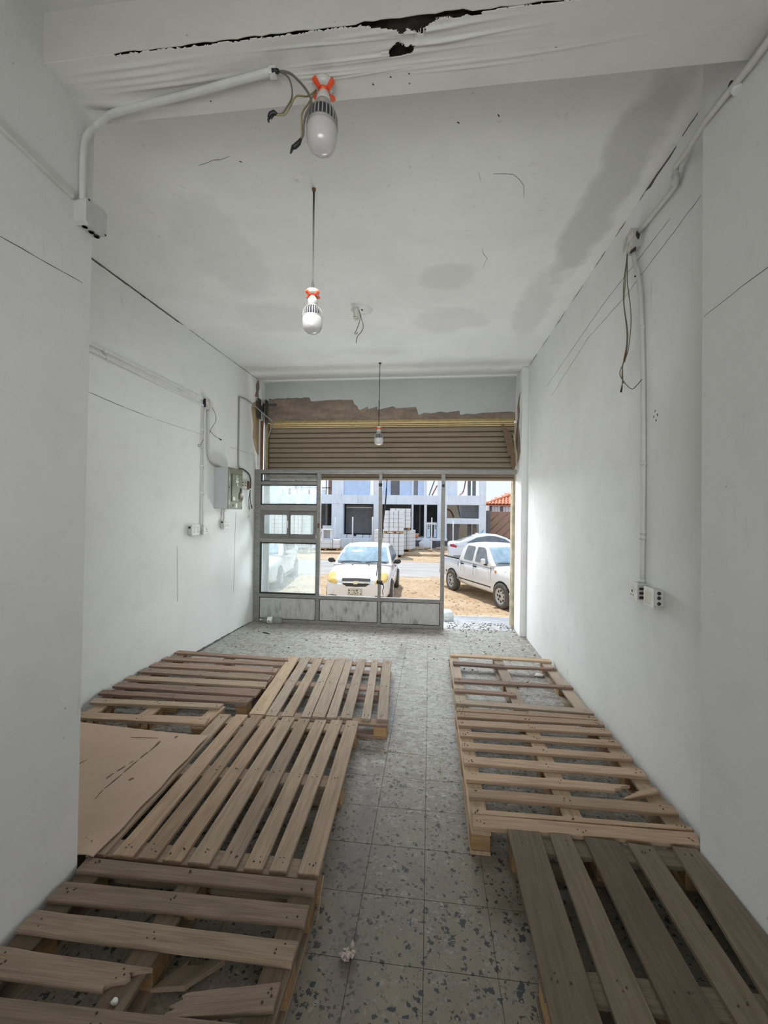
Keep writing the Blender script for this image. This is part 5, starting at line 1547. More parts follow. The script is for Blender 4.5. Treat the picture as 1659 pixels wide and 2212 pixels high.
for s in ('left', 'right'):
    y = 1 if s == 'left' else -1
    add('side_window', [(.66, 1.075), (.60, 1.06), (.00, 1.06), (-.02, 1.09), (-.02, 1.45), (.02, 1.475), (.30, 1.475), (.40, 1.42)], s, m_carglass2, .006)
    add('side_window', [(-.18, 1.06), (-.62, 1.06), (-.66, 1.10), (-.60, 1.45), (-.55, 1.475), (-.20, 1.475), (-.16, 1.44)], s, m_carglass2, .006)
    for x in (.80, -.085, -.80):
        add('door_seam', [(x - .006, .42), (x + .006, .42), (x + .006, 1.02), (x - .006, 1.02)], s, m_seam, .003, .01, 1)
    add('belt_line', [(-.92, .985), (1.45, .945), (1.45, .957), (-.92, .997)], s, m_seam, .002, .01, 2)
    add('rubbing_strip', [(-.94, .455), (.82, .455), (.82, .485), (-.94, .485)], s, m_trim, .006, .01, 2)
    for x in (-.70, .02):
        tubep('door_handle', [(x - .07, y * .812, .93), (x + .07, y * .812, .925)], .024, m_trim)
    obj('wing_mirror', G().bbox(.50, y * .86 - .07, 1.03, .60, y * .86 + .10 * (1 if y > 0 else .6), 1.20, .03), m_car, car2, M2)
    obj('mirror_bracket', G().tube([(.60, y * .78, 1.03), (.57, y * .86, 1.05)], .025, 6), m_trim, car2, M2)
    add('side_marker', circ(1.02, .90, .04, 0, 10), s, m_orange, .012, .02, 0)
    tubep('bed_rail', [(-.98, y * .755, 1.035), (-2.28, y * .755, 1.035)], .022, m_trim)
    for k in range(5):
        tubep('rail_hook', [(-1.1 - k * .28, y * .775, 1.01), (-1.1 - k * .28, y * .80, 1.0)], .015, m_chrome)
    add('fuel_flap' if y < 0 else 'bed_seam', [(-1.02, .80), (-.99, .80), (-.99, .93), (-1.02, .93)], s, m_seam, .002, .01, 0)
    add('mud_flap', [(-1.78, .42), (-1.70, .42), (-1.70, .60), (-1.78, .60)], s, m_trim, .008, .02, 0)
    obj('mud_flap', G().bbox(-1.76, y * .62 - .1, .12, -1.735, y * .62 + .1, .46, .004), m_trim, car2, M2)
add('bed_liner', [(-1.02, -.70), (-1.02, .70), (-2.26, .70), (-2.26, -.70)], 'top', m_trim, .004, .02, 1)
obj('bed_wall', G().box(-1.00, -.72, 1.0, -.965, .72, 1.05), m_trim, car2, M2)
obj('rear_bumper', G().bbox(-2.44, -.72, .42, -2.34, .72, .56, .02), m_rim, car2, M2)
obj('front_bumper', G().bbox(1.95, -.78, .36, 2.12, .78, .58, .04), m_car, car2, M2)
for a, b in ((-.60, -.02), (.05, .62)):
    pts = [bv2.ray_cast(Vector((5, a + (b - a) * k / 4, 1.085)), Vector((-1, 0, 0)))[0] + Vector((.02, 0, .01)) for k in range(5)]
    tubep('wiper', pts, .012, m_trim)
add('windscreen_sticker', [(.30, 1.36), (.52, 1.33), (.50, 1.44), (.33, 1.45)], 'front', m_white, .012, .01, 0)

# saloon on the far side of the pickup
st = [(2.25, .55, .34, .60, .02), (2.15, .74, .24, .70, .03), (1.8, .85, .19, .80, .05), (1.1, .89, .18, .92, .04), (.8, .895, .18, .96, .02), (0, .90, .18, .97, .01), (-.9, .90, .18, 1.0, .01), (-1.5, .88, .19, 1.06, .03), (-2.0, .83, .24, 1.10, .02), (-2.2, .74, .32, 1.06, .01), (-2.27, .60, .42, .95, .01)]
roof = [(1.05, .97), (.45, 1.32), (.05, 1.45), (-.45, 1.49), (-.95, 1.44), (-1.45, 1.26), (-1.90, 1.08)]
car3, M3, add, tubep, bv3 = car('white fastback saloon with a red tail lamp standing behind the pickup truck', (3.18, 20.4, ZG), 0.0, st, roof, .98, .85, .60, 1.49, [(1.38, .84), (1.38, -.84), (-1.38, .84), (-1.38, -.84)], .32)
for s in ('left', 'right'):
    add('side_window', [(.72, 1.03), (-1.30, 1.05), (-1.42, 1.10), (-.95, 1.33), (-.45, 1.42), (-.1, 1.41), (.35, 1.29)], s, m_carglass2, .006)
    add('tail_lamp', [(-2.20, .90), (-1.92, .84), (-1.88, .93), (-2.05, 1.01), (-2.20, 1.0)], s, m_red, .01, .03, 1)
    add('door_seam', [(-.306, .34), (-.294, .34), (-.294, .97), (-.306, .97)], s, m_seam, .003, .01, 1)
add('rear_screen', [(-.62, 1.13), (.62, 1.13), (.52, 1.40), (-.52, 1.40)], 'rear', m_carglass2, .008)
add('windscreen', [(-.70, 1.02), (.70, 1.02), (.55, 1.40), (-.55, 1.40)], 'front', m_carglass, .008)
obj('roof_aerial', G().bbox(-.95, -.02, 1.46, -.80, .02, 1.53, .01), m_car, car3, M3)

# hatchback seen through the dusty left window
st = [(2.0, .55, .34, .66, .02), (1.92, .74, .24, .74, .03), (1.6, .83, .19, .84, .05), (1.1, .86, .18, .94, .04), (.8, .865, .18, .98, .02), (0, .87, .18, 1.0, .01), (-.9, .87, .18, 1.03, .01), (-1.5, .85, .19, 1.06, .02), (-1.85, .80, .24, 1.06, .01), (-1.95, .70, .32, 1.0, .01)]
roof = [(1.0, .99), (.5, 1.33), (.1, 1.47), (-.5, 1.50), (-1.2, 1.45), (-1.6, 1.25), (-1.82, 1.06)]
car4, M4, add, tubep, bv4 = car('white hatchback seen through the large dusty left window pane', (-5.70, 13.75, ZG), math.atan2(-.99, .136), st, roof, .99, .83, .63, 1.50, [(1.28, .80), (1.28, -.80), (-1.28, .80), (-1.28, -.80)], .325)
add('windscreen', [(-.70, 1.03), (.70, 1.03), (.58, 1.42), (-.58, 1.42)], 'front', m_carglass, .008)
for s in ('left', 'right'):
    y = 1 if s == 'left' else -1
    add('side_window', [(.68, 1.04), (-.25, 1.05), (-.25, 1.43), (-.02, 1.44), (.15, 1.40)], s, m_carglass2, .006)
    add('side_window', [(-.32, 1.05), (-1.25, 1.08), (-1.38, 1.18), (-1.05, 1.41), (-.32, 1.43)], s, m_carglass2, .006)
    for x in (.72, -.285):
        add('door_seam', [(x - .006, .36), (x + .006, .36), (x + .006, 1.0), (x - .006, 1.0)], s, m_seam, .003, .01, 1)
    add('sill_strip', [(-.95, .31), (.95, .31), (.95, .36), (-.95, .36)], s, m_seam, .004, .01, 2)
    tubep('door_handle', [(-.12, y * .878, .86), (.05, y * .878, .86)], .02, m_car)
    obj('wing_mirror', G().bm((lambda b: (bmesh.ops.create_icosphere(b, subdivisions=2, radius=1), b)[1])(bmesh.new()), Matrix.Translation((.62, y * .99, 1.06)) @ Matrix.Diagonal((.09, .13, .075, 1)), True), m_car, car4, M4)
    obj('mirror_foot', G().tube([(.64, y * .85, 1.0), (.62, y * .95, 1.01)], .035, 6), m_trim, car4, M4)
lamp_l = [(.78, .72), (.76, .82), (.66, .84), (.52, .76), (.50, .68), (.66, .66)]
add('headlamp', lamp_l, 'front', m_chrome, .012, .04, 2); add('headlamp', mir(lamp_l), 'front', m_chrome, .012, .04, 2)
# ------------------------------------------------------------------ lamps hanging from the ceiling
m_fin = plain('grey_heat_sink', (0.33, 0.32, 0.295), 0.5, 0.2)
m_core = plain('dark_lamp_core', (0.022, 0.024, 0.03), 0.7)
m_clip = plain('orange_red_clip', (0.80, 0.085, 0.025), 0.45)
m_hold = plain('white_lampholder', (0.52, 0.53, 0.48), 0.35, var=0.05)
m_diff = Mat('milky_diffuser', (0.62, 0.60, 0.59), 0.22)
m_diff.b.inputs['Coat Weight'].default_value = 0.6
_n = m_diff.noise(m_diff.coord('Object'), 6, 2)
m_diff.color(m_diff.ramp(_n, (0.3, (0.48, 0.465, 0.455)), (0.7, (0.55, 0.535, 0.525))))
m_diff = m_diff.m
m_black = plain('black_tape', (0.012, 0.012, 0.014), 0.55)
m_wire = plain('grey_brown_wire', (0.13, 0.11, 0.09), 0.6, var=0.3)
m_wire2 = plain('ochre_wire', (0.26, 0.21, 0.11), 0.6, var=0.2)
m_cable = plain('dark_cable', (0.05, 0.05, 0.05), 0.6)

def bulb(label, x, y, ztop, h, r, tilt=(0, 0)):
    """ztop = underside of what the rose touches; h = whole height; r = radius of the lamp"""
    root = thing('light_bulb', label, 'bulb', (x, y, ztop), 0, 'unlit finned bulbs')
    T = Matrix.Translation((x, y, ztop)) @ Matrix.Rotation(tilt[0], 4, 'X') @ Matrix.Rotation(tilt[1], 4, 'Y')
    s = h / 0.29
    k = r / 0.06
    def L(prof): return [(a * k, -b * s) for a, b in prof]
    base = obj('rose', G().lathe(L([(0.0, 0.0), (0.038, 0.0), (0.041, 0.006), (0.039, 0.018), (0.030, 0.028), (0.0, 0.03)])[::-1], 28, T), m_hold, root)
    g = G()
    for q in range(4):
        a = math.pi / 4 + q * math.pi / 2 + 0.2
        g.bbox(0.012 * k, -0.0075 * k, -0.046 * s, 0.044 * k, 0.0075 * k, -0.031 * s, 0.001, T @ Matrix.Rotation(a, 4, 'Z') @ Matrix.Rotation(-0.32, 4, 'Y'))
    g.lathe(L([(0.021, 0.028), (0.022, 0.034), (0.018, 0.040)])[::-1], 18, T)
    obj('clip', g, m_clip, root)
    obj('lampholder', G().lathe(L([(0.0, 0.03), (0.016, 0.03), (0.019, 0.042), (0.026, 0.058), (0.028, 0.075), (0.027, 0.080), (0.0, 0.081)])[::-1], 24, T), m_hold, root)
    obj('bulb_cap', G().lathe(L([(0.0, 0.078), (0.0265, 0.078), (0.029, 0.086), (0.028, 0.098), (0.026, 0.101), (0.0, 0.102)])[::-1], 24, T), m_fin, root)
    # finned housing
    obj('housing_core', G().lathe(L([(0.02, 0.100), (0.034, 0.112), (0.050, 0.13), (0.0535, 0.150), (0.0545, 0.178), (0.0, 0.178)])[::-1], 32, T), m_core, root)
    g = G()
    g.lathe(L([(0.026, 0.098), (0.038, 0.107), (0.047, 0.118), (0.040, 0.120), (0.030, 0.110), (0.024, 0.104)])[::-1], 32, T)
    n_ = 24
    for q in range(n_):
        a = 2 * math.pi * q / n_
        Ra = T @ Matrix.Rotation(a, 4, 'Z')
        prof = [(0.040, 0.112), (0.050, 0.124), (0.0575, 0.145), (0.0595, 0.182)]
        inn = [(0.036, 0.116), (0.045, 0.130), (0.050, 0.148), (0.052, 0.182)]
        w = 0.0022
        v = []
        for (ra, za), (rb, zb) in zip(prof, inn):
            v += [Ra @ Vector((ra * k, -w * k, -za * s)), Ra @ Vector((ra * k, w * k, -za * s)), Ra @ Vector((rb * k, w * k, -zb * s)), Ra @ Vector((rb * k, -w * k, -zb * s))]
        f = []
        for e in range(3):
            for c in range(4): f.append((4 * e + c, 4 * e + (c + 1) % 4, 4 * e + 4 + (c + 1) % 4, 4 * e + 4 + c))
        g.add(v, f)
    g.lathe(L([(0.0595, 0.178), (0.0605, 0.184), (0.058, 0.188), (0.050, 0.184)])[::-1], 40, T)
    obj('cooling_fin', g, m_fin, root)
    obj('diffuser', G().lathe(L([(0.0590, 0.183), (0.0598, 0.200), (0.0595, 0.225), (0.056, 0.250), (0.047, 0.270), (0.032, 0.283), (0.015, 0.289), (0.0, 0.290)])[::-1], 40, T), m_diff, root)
    return root, T
b1, _ = bulb('large finned bulb fixed to the beam, nearest of the three bulbs', -0.423, 1.527, HB - 0.004, 0.268, 0.0600, (0.0, 0.03))
b2, _ = bulb('finned bulb hanging on a long cable in the middle of the room', -0.704, 2.357, 2.862, 0.252, 0.0595)
b3, _ = bulb('small looking finned bulb hanging before the brown roller shutter', -0.654, 5.161, 2.66, 0.24, 0.060)
obj('flex', G().tube(smooth_path([(-0.709, 2.357, HC), (-0.707, 2.357, 3.2), (-0.706, 2.357, 2.95), (-0.712, 2.357, 2.90), (-0.710, 2.357, 2.862)], 4), 0.0032, 6).tube([(-0.703, 2.357, HC), (-0.704, 2.357, 2.93), (-0.700, 2.357, 2.862)], 0.0030, 6), m_cable, b2)
obj('ceiling_hook', G().lathe([(0.0, 0.012), (0.013, 0.006), (0.010, -0.008), (0.0, -0.014)], 10, Matrix.Translation((-0.706, 2.357, HC - 0.004))), m_rust, b2)
obj('flex', G().tube([(-0.650, 5.161, HC), (-0.652, 5.161, 3.0), (-0.655, 5.161, 2.66)], 0.0045, 6).tube([(-0.654, 5.161, 2.99), (-0.656, 5.161, 2.78)], 0.008, 6), m_cable, b3)
obj('ceiling_hook', G().lathe([(0.0, 0.010), (0.02, 0.004), (0.014, -0.010), (0.0, -0.016)], 10, Matrix.Translation((-0.650, 5.161, HC - 0.004))), m_rust, b3)

# empty ceiling outlet with two wire ends
eo = thing('ceiling_outlet', 'broken ceiling outlet with two bare wire ends behind the hanging bulb', 'outlet', (-0.703, 3.762, HC))
obj('backplate', G().lathe([(0.0, 0.0), (0.105, 0.0), (0.105, -0.004), (0.0, -0.006)][::-1], 8, Matrix.Translation((-0.66, 3.80, HC))), m_ceil, eo)
obj('stub', G().lathe([(0.028, 0.0), (0.03, -0.03), (0.024, -0.045), (0.026, -0.10), (0.014, -0.112), (0.0, -0.11)][::-1], 14, Matrix.Translation((-0.708, 3.762, HC))), m_dirtyw, eo)
obj('stub_hole', G().lathe([(0.0, 0.0), (0.016, 0.001), (0.0, -0.006)], 10, Matrix.Translation((-0.708, 3.747, HC - 0.093))), m_black, eo)
obj('wire', G().tube(smooth_path([(-0.685, 3.762, HC), (-0.668, 3.762, 3.40), (-0.672, 3.762, 3.34), (-0.70, 3.762, 3.26), (-0.715, 3.762, 3.23), (-0.70, 3.762, 3.225), (-0.69, 3.762, 3.24)], 4), 0.0035, 6), m_wire, eo)
obj('wire', G().tube(smooth_path([(-0.685, 3.762, HC), (-0.655, 3.762, 3.37), (-0.636, 3.762, 3.30), (-0.65, 3.762, 3.25), (-0.69, 3.762, 3.20), (-0.70, 3.762, 3.16), (-0.70, 3.762, 3.14)], 4), 0.0035, 6), m_wire, eo)
obj('plate_screw', G().lathe([(0.0, 0.0), (0.012, -0.002), (0.0, -0.012)][::-1], 8, Matrix.Translation((-0.655, 3.79, HC - 0.005))), m_black, eo)

# ------------------------------------------------------------------ conduit, boxes and wires at the front left pier and beam
m_cond = plain('painted_conduit', (0.56, 0.56, 0.53), 0.55, var=0.07)
m_box = plain('painted_junction_box', (0.50, 0.50, 0.48), 0.6, var=0.07)
def flat_conduit(name, pts, w, t, nrm, mat=None, parent=None):
    """rectangular mini trunking along pts lying on a surface with outward normal nrm"""
    P = [Vector(p) for p in pts]; n_ = Vector(nrm).normalized()
    v = []
    for i, p in enumerate(P):
        tt = (P[min(i + 1, len(P) - 1)] - P[max(i - 1, 0)]).normalized()
        s_ = tt.cross(n_).normalized()
        c = 0.25
        v += [p + s_ * w / 2, p + s_ * w / 2 + n_ * t * (1 - c), p + s_ * w / 2 * (1 - c) + n_ * t, p - s_ * w / 2 * (1 - c) + n_ * t, p - s_ * w / 2 + n_ * t * (1 - c), p - s_ * w / 2]
    f = []
    for i in range(len(P) - 1):
        for k in range(6): f.append((6 * i + k, 6 * i + (k + 1) % 6, 6 * i + 6 + (k + 1) % 6, 6 * i + 6 + k))
    f += [(0, 1, 2, 3, 4, 5), tuple(6 * (len(P) - 1) + k for k in (5, 4, 3, 2, 1, 0))]
    return obj(name, G().add(v, f), mat or m_cond, parent)
o = flat_conduit('conduit', [(xnl(2.81) - 0.001, 0.3, 2.815), (xnl(2.81) - 0.001, 1.185, 2.812), (xnl(2.79) - 0.001, 1.47, 2.795)], 0.03, 0.02, (1, 0, 0))
tag(o, 'white conduit running along the front left pier into its junction box', 'conduit')
jb = thing('junction_box', 'square painted junction box at the edge of the front left pier', 'box', (-1.40, 1.53, 2.75))
xw = xnl(2.75)
g = G()
outl = [(1.487, 2.705), (1.487, 2.79), (1.497, 2.80), (1.578, 2.81), (1.592, 2.797), (1.592, 2.712), (1.584, 2.702), (1.50, 2.695)]
g.hexa([(xw - 0.005, a, b) for a, b in outl], [(xw + 0.048, a, b) for a, b in outl])
obj('shell', g, m_box, jb)
g = G().hexa([(xw + 0.0485, 1.535 + (a - 1.535) * 1.03, 2.752 + (b - 2.752) * 1.03) for a, b in outl], [(xw + 0.054, 1.535 + (a - 1.535) * 1.01, 2.752 + (b - 2.752) * 1.01) for a, b in outl])
obj('cover', g, m_box, jb)
for a in (1.512, 1.545, 1.572):
    obj('knockout', G().lathe([(0.011, -0.002), (0.011, 0.003), (0.008, 0.003), (0.008, -0.002)], 12, Matrix.Translation((xw + 0.026, a, 2.697))), m_black, jb)
for a, b in ((1.50, 2.795), (1.585, 2.71)):
    obj('screw', G().lathe([(0, 0.004), (0.004, 0.002), (0.0045, 0)], 8, Matrix.Translation((xw + 0.054, a, b)) @ Matrix.Rotation(math.pi / 2, 4, 'Y')), m_black, jb)
pth = smooth_path([(xnl(2.8) + 0.014, 1.513, 2.80), (xnl(2.9) + 0.013, 1.516, 2.90), (xnl(3.0) + 0.013, 1.52, 3.02), (xnl(3.08) + 0.013, 1.535, 3.09), (-1.41, 1.558, 3.15), (-1.375, 1.556, 3.172), (-1.315, 1.543, 3.182), (-1.15, 1.524, 3.184), (-0.977, 1.505, 3.185), (-0.78, 1.48, 3.186), (-0.59, 1.456, 3.187)], 5)
o = obj('conduit', G().tube(pth, 0.0135, 10), m_cond)
tag(o, 'curved conduit rising from the pier box and crossing under the beam', 'conduit')
obj('end_clip', G().bbox(-0.615, 1.445, HB - 0.03, -0.585, 1.475, HB - 0.001, 0.003), m_dirtyw, o)
obj('end_clip', G().tube([(-0.60, 1.448, HB - 0.022), (-0.575, 1.452, HB - 0.022)], 0.008, 8), m_black, o)
ww = thing('wire_end', 'four loose wires with black taped ends hanging from the beam conduit beside the bulb', 'wires', (-0.58, 1.46, 3.19))
A_ = [(-0.582, 1.456, 3.184), (-0.537, 1.46, 3.176), (-0.492, 1.46, 3.133), (-0.46, 1.46, 3.087), (-0.453, 1.46, 3.052), (-0.47, 1.46, 3.019), (-0.48, 1.46, 2.977), (-0.481, 1.46, 2.943), (-0.49, 1.46, 2.922)]
B_ = [(-0.575, 1.456, 3.182), (-0.542, 1.455, 3.159), (-0.526, 1.455, 3.119), (-0.525, 1.455, 3.076), (-0.544, 1.455, 3.043), (-0.562, 1.455, 3.022), (-0.582, 1.455, 3.024)]
C_ = [(-0.452, 1.527, HB - 0.025), (-0.475, 1.49, 3.114), (-0.509, 1.46, 3.087), (-0.53, 1.458, 3.051), (-0.547, 1.457, 3.022), (-0.565, 1.456, 3.018), (-0.582, 1.456, 3.021)]
D_ = [(-0.455, 1.527, HB - 0.028), (-0.471, 1.49, 3.088), (-0.487, 1.465, 3.029), (-0.488, 1.462, 2.978), (-0.486, 1.461, 2.943), (-0.492, 1.46, 2.924)]
obj('wire', G().tube(smooth_path(A_, 5), 0.0042, 7), m_wire, ww)
obj('wire', G().tube(smooth_path(B_, 5), 0.003, 6), m_wire, ww)
obj('wire', G().tube(smooth_path(C_, 5), 0.0032, 6), m_wire2, ww)
obj('wire', G().tube(smooth_path(D_, 5), 0.0032, 6), m_wire2, ww)
obj('taped_end', G().tube([(-0.578, 1.456, 3.022), (-0.592, 1.456, 3.03), (-0.606, 1.456, 3.024), (-0.614, 1.456, 3.014)], [0.004, 0.009, 0.009, 0.005], 8).tube([(-0.606, 1.456, 3.024), (-0.614, 1.456, 3.004), (-0.612, 1.456, 2.996)], [0.006, 0.004, 0.003], 6).tube([(-0.598, 1.456, 3.024), (-0.602, 1.456, 3.006)], [0.007, 0.002], 6), m_black, ww)
obj('taped_end', G().tube([(-0.489, 1.46, 2.926), (-0.497, 1.46, 2.912), (-0.512, 1.46, 2.90), (-0.522, 1.46, 2.897)], [0.005, 0.0085, 0.009, 0.007], 8).tube([(-0.520, 1.46, 2.897), (-0.528, 1.46, 2.876)], [0.006, 0.003], 6), m_black, ww)

# ------------------------------------------------------------------ left wall: trunking, distribution board, sockets
def LW(y, z, off=0.0): return (xl(y) + off, y, z)
def lbox(y0, z0, y1, z1, o0, o1, b=0.003):
    x = (xl(y0) + xl(y1)) / 2
    return G().bbox(x + o0, y0, z0, x + o1, y1, z1, b)
m_cond2 = plain('white_trunking', (0.70, 0.70, 0.68), 0.5, var=0.06)
o = flat_conduit('conduit', [LW(2.62, 2.809, -0.001), LW(2.76, 2.81, -0.001), LW(3.6, 2.806, -0.001), LW(4.30, 2.803, -0.001)], 0.024, 0.018, (1, 0, 0), m_cond2)
tag(o, 'upper of two parallel white conduits along the left wall', 'conduit')
for y in (2.95, 3.95): obj('clip', lbox(y, 2.788, y + 0.02, 2.826, -0.002, 0.023, 0.002), m_cond2, o)
o = flat_conduit('conduit', [LW(2.62, 2.766, -0.001), LW(2.76, 2.763, -0.001), LW(3.6, 2.748, -0.001), LW(4.31, 2.733, -0.001)], 0.022, 0.018, (1, 0, 0), m_cond2)
tag(o, 'lower of two parallel white conduits along the left wall', 'conduit')
for y in (2.98, 3.9): obj('clip', lbox(y, 2.742, y + 0.02, 2.778, -0.002, 0.023, 0.002), m_cond2, o)
jb = thing('junction_box', 'small open junction box on the left wall where the two conduits end', 'box', LW(4.35, 2.76))
obj('shell', lbox(4.315, 2.70, 4.40, 2.825, -0.004, 0.045, 0.004), m_dirtyw, jb)
obj('opening', lbox(4.312, 2.715, 4.316, 2.81, 0.004, 0.038, 0.001), m_black, jb)
obj('cover', lbox(4.40, 2.715, 4.47, 2.81, 0.03, 0.036, 0.002), m_cond2, jb)
for k, (y, lab, mt) in enumerate(((4.30, 'left one of two vertical conduits dropping to the paired sockets', m_cond), (4.345, 'right one of two vertical conduits dropping to the paired sockets', m_cond2))):
    o = flat_conduit('conduit', [LW(y, 2.72, -0.001), LW(y, 2.0, -0.001), LW(y + 0.004, 1.40, -0.001)], 0.022, 0.017, (1, 0, 0), mt)
    tag(o, lab, 'conduit')
    for z in (2.45, 2.05, 1.75): obj('clip', lbox(y - 0.016, z, y + 0.016, z + 0.018, -0.002, 0.020, 0.002), m_cond2, o)
o = obj('conduit', G().tube(smooth_path([LW(4.385, 2.70, 0.02), LW(4.40, 2.471, 0.02), LW(4.407, 2.25, 0.02), LW(4.43, 2.16, 0.02), LW(4.50, 2.118, 0.02), LW(4.60, 2.105, 0.02), LW(4.70, 2.08, 0.04)], 5), 0.013, 8), m_cond)
tag(o, 'bent conduit curving down to the top of the green switchboard', 'conduit')
w3 = thing('wire_end', 'thin loose wires dangling from the small open junction box', 'wires', LW(4.37, 2.76))
obj('wire', G().tube(smooth_path([LW(4.40, 2.77, 0.03), LW(4.487, 2.703, 0.04), LW(4.519, 2.614, 0.04), LW(4.445, 2.507, 0.03), LW(4.40, 2.44, 0.035)], 4), 0.003, 5), m_wire, w3)
obj('wire', G().tube(smooth_path([LW(4.399, 2.471, 0.035), LW(4.495, 2.426, 0.045), LW(4.58, 2.412, 0.05)], 4), 0.003, 5), m_wire, w3)
obj('taped_end', G().tube([LW(4.57, 2.413, 0.05), LW(4.62, 2.405, 0.05)], [0.004, 0.009], 6), m_black, w3)
o = obj('wire_hook', G().tube(smooth_path([LW(4.30, 2.35, 0.02), LW(4.25, 2.29, 0.025), LW(4.218, 2.257, 0.025), LW(4.20, 2.274, 0.025), LW(4.23, 2.29, 0.025)], 4), 0.003, 5), m_wire)
tag(o, 'little curled wire sticking out beside the left vertical conduit', 'wires')

# distribution board
m_olive = Mat('scuffed_olive_paint', (0.2, 0.21, 0.15), 0.5)
_n = m_olive.noise(m_olive.coord('World'), 14, 6, 0.7)
m_olive.color(m_olive.ramp(_n, (0.4, (0.175, 0.185, 0.125)), (0.66, (0.235, 0.24, 0.175)), (0.74, (0.42, 0.41, 0.33))))
m_olive = m_olive.m
m_grey = plain('grey_enamel', (0.46, 0.46, 0.47), 0.5, var=0.05)
db_ = thing('switchboard', 'olive green electrical switchboard with torn stickers on the left wall', 'switchboard', LW(4.72, 1.83))
y0, y1, z0, z1 = 4.575, 4.925, 1.588, 2.075
xb = xl(4.75)
obj('casing', G().bbox(xb - 0.01, y0, z0, xb + 0.165, y1, z1, 0.006), m_grey, db_)
fx = xb + 0.166
fr_ = obj('front_panel', G().bbox(fx - 0.002, y0 - 0.006, z0 - 0.004, fx + 0.006, y1 + 0.006, z1 + 0.004, 0.003), m_olive, db_)
dr = obj('door', G().bbox(fx + 0.006, y0 + 0.075, z0 + 0.09, fx + 0.014, y1 - 0.03, z1 - 0.07, 0.003), m_olive, db_)
obj('door_gap', G().box(fx + 0.0055, y0 + 0.062, z0 + 0.085, fx + 0.0085, y0 + 0.075, z1 - 0.068), m_black, dr)
obj('hinge_strip', G().bbox(fx + 0.006, y0 + 0.002, z1 - 0.20, fx + 0.010, y0 + 0.012, z1 - 0.005, 0.001), m_chrome, fr_)
def sticker(pts, mat=m_white, off=0.0142, name='sticker', par=None):
    return obj(name, flat_patch([(y0 + a, z0 + b) for a, b in pts], lambda a, b: (fx + off, a, b), 0.0008, (1, 0, 0)), mat, par or dr)
m_label = plain('torn_paper_label', (0.70, 0.70, 0.66), 0.8, var=0.1, scale=40)
sticker([(0.17, 0.315), (0.235, 0.318), (0.232, 0.345), (0.20, 0.35), (0.165, 0.355)], m_label)
sticker([(0.175, 0.362), (0.23, 0.36), (0.228, 0.375), (0.178, 0.377)], m_label)
sticker([(0.18, 0.385), (0.20, 0.383), (0.195, 0.41), (0.178, 0.405)], m_label)
sticker([(0.185, 0.305), (0.20, 0.30), (0.195, 0.275), (0.215, 0.285), (0.225, 0.262), (0.235, 0.268), (0.222, 0.30), (0.21, 0.308)], m_label)
sticker([(0.09, 0.105), (0.155, 0.10), (0.15, 0.13), (0.135, 0.145), (0.095, 0.143)], m_label)
sticker([(0.175, 0.025), (0.19, 0.005), (0.20, 0.02), (0.22, 0.01), (0.225, 0.065), (0.18, 0.07)], m_label, 0.0062, par=fr_)
sticker([(0.02 + 0.018 * math.cos(a * 0.524), 0.078 + 0.026 * math.sin(a * 0.524)) for a in range(12)], m_label, 0.0062, par=fr_)
sticker([(0.02 + 0.011 * math.cos(a * 0.524), 0.078 + 0.018 * math.sin(a * 0.524)) for a in range(12)], m_olive, 0.0072, par=fr_)
sticker([(0.095, 0.03), (0.125, 0.025), (0.13, 0.055), (0.10, 0.06)], m_rust, 0.0062, name='rust_spot', par=fr_)
obj('round_seal', G().lathe([(0.0, 0.012), (0.045, 0.010), (0.062, 0.004), (0.065, 0.0)], 24, Matrix.Translation((fx + 0.014, y1 - 0.052, z0 + 0.155)) @ Matrix.Rotation(math.pi / 2, 4, 'Y')), plain('bronze_seal', (0.11, 0.085, 0.045), 0.4, 0.4, var=0.5, scale=60), dr)
obj('door_cam', G().tube([(fx + 0.018, y1 - 0.055, z0 + 0.22), (fx + 0.018, y1 - 0.065, z0 + 0.255)], 0.008, 6), m_black, dr)
for a, b in ((0.02, 0.47), (0.34, 0.47), (0.02, 0.25), (0.06, 0.02), (0.34, 0.02)):
    obj('screw', G().lathe([(0, 0.004), (0.006, 0.002), (0.007, 0)], 8, Matrix.Translation((fx + 0.006, y0 + a, z0 + b)) @ Matrix.Rotation(math.pi / 2, 4, 'Y')), m_black, fr_)
for y in (4.742, 4.788):
    o = flat_conduit('conduit', [LW(y, 1.588, -0.001), LW(y, 1.455, -0.001)], 0.022, 0.018, (1, 0, 0), m_cond2)
    tag(o, 'short white conduit under the switchboard, ' + ('left of the pair' if y < 4.76 else 'right of the pair'), 'conduit')

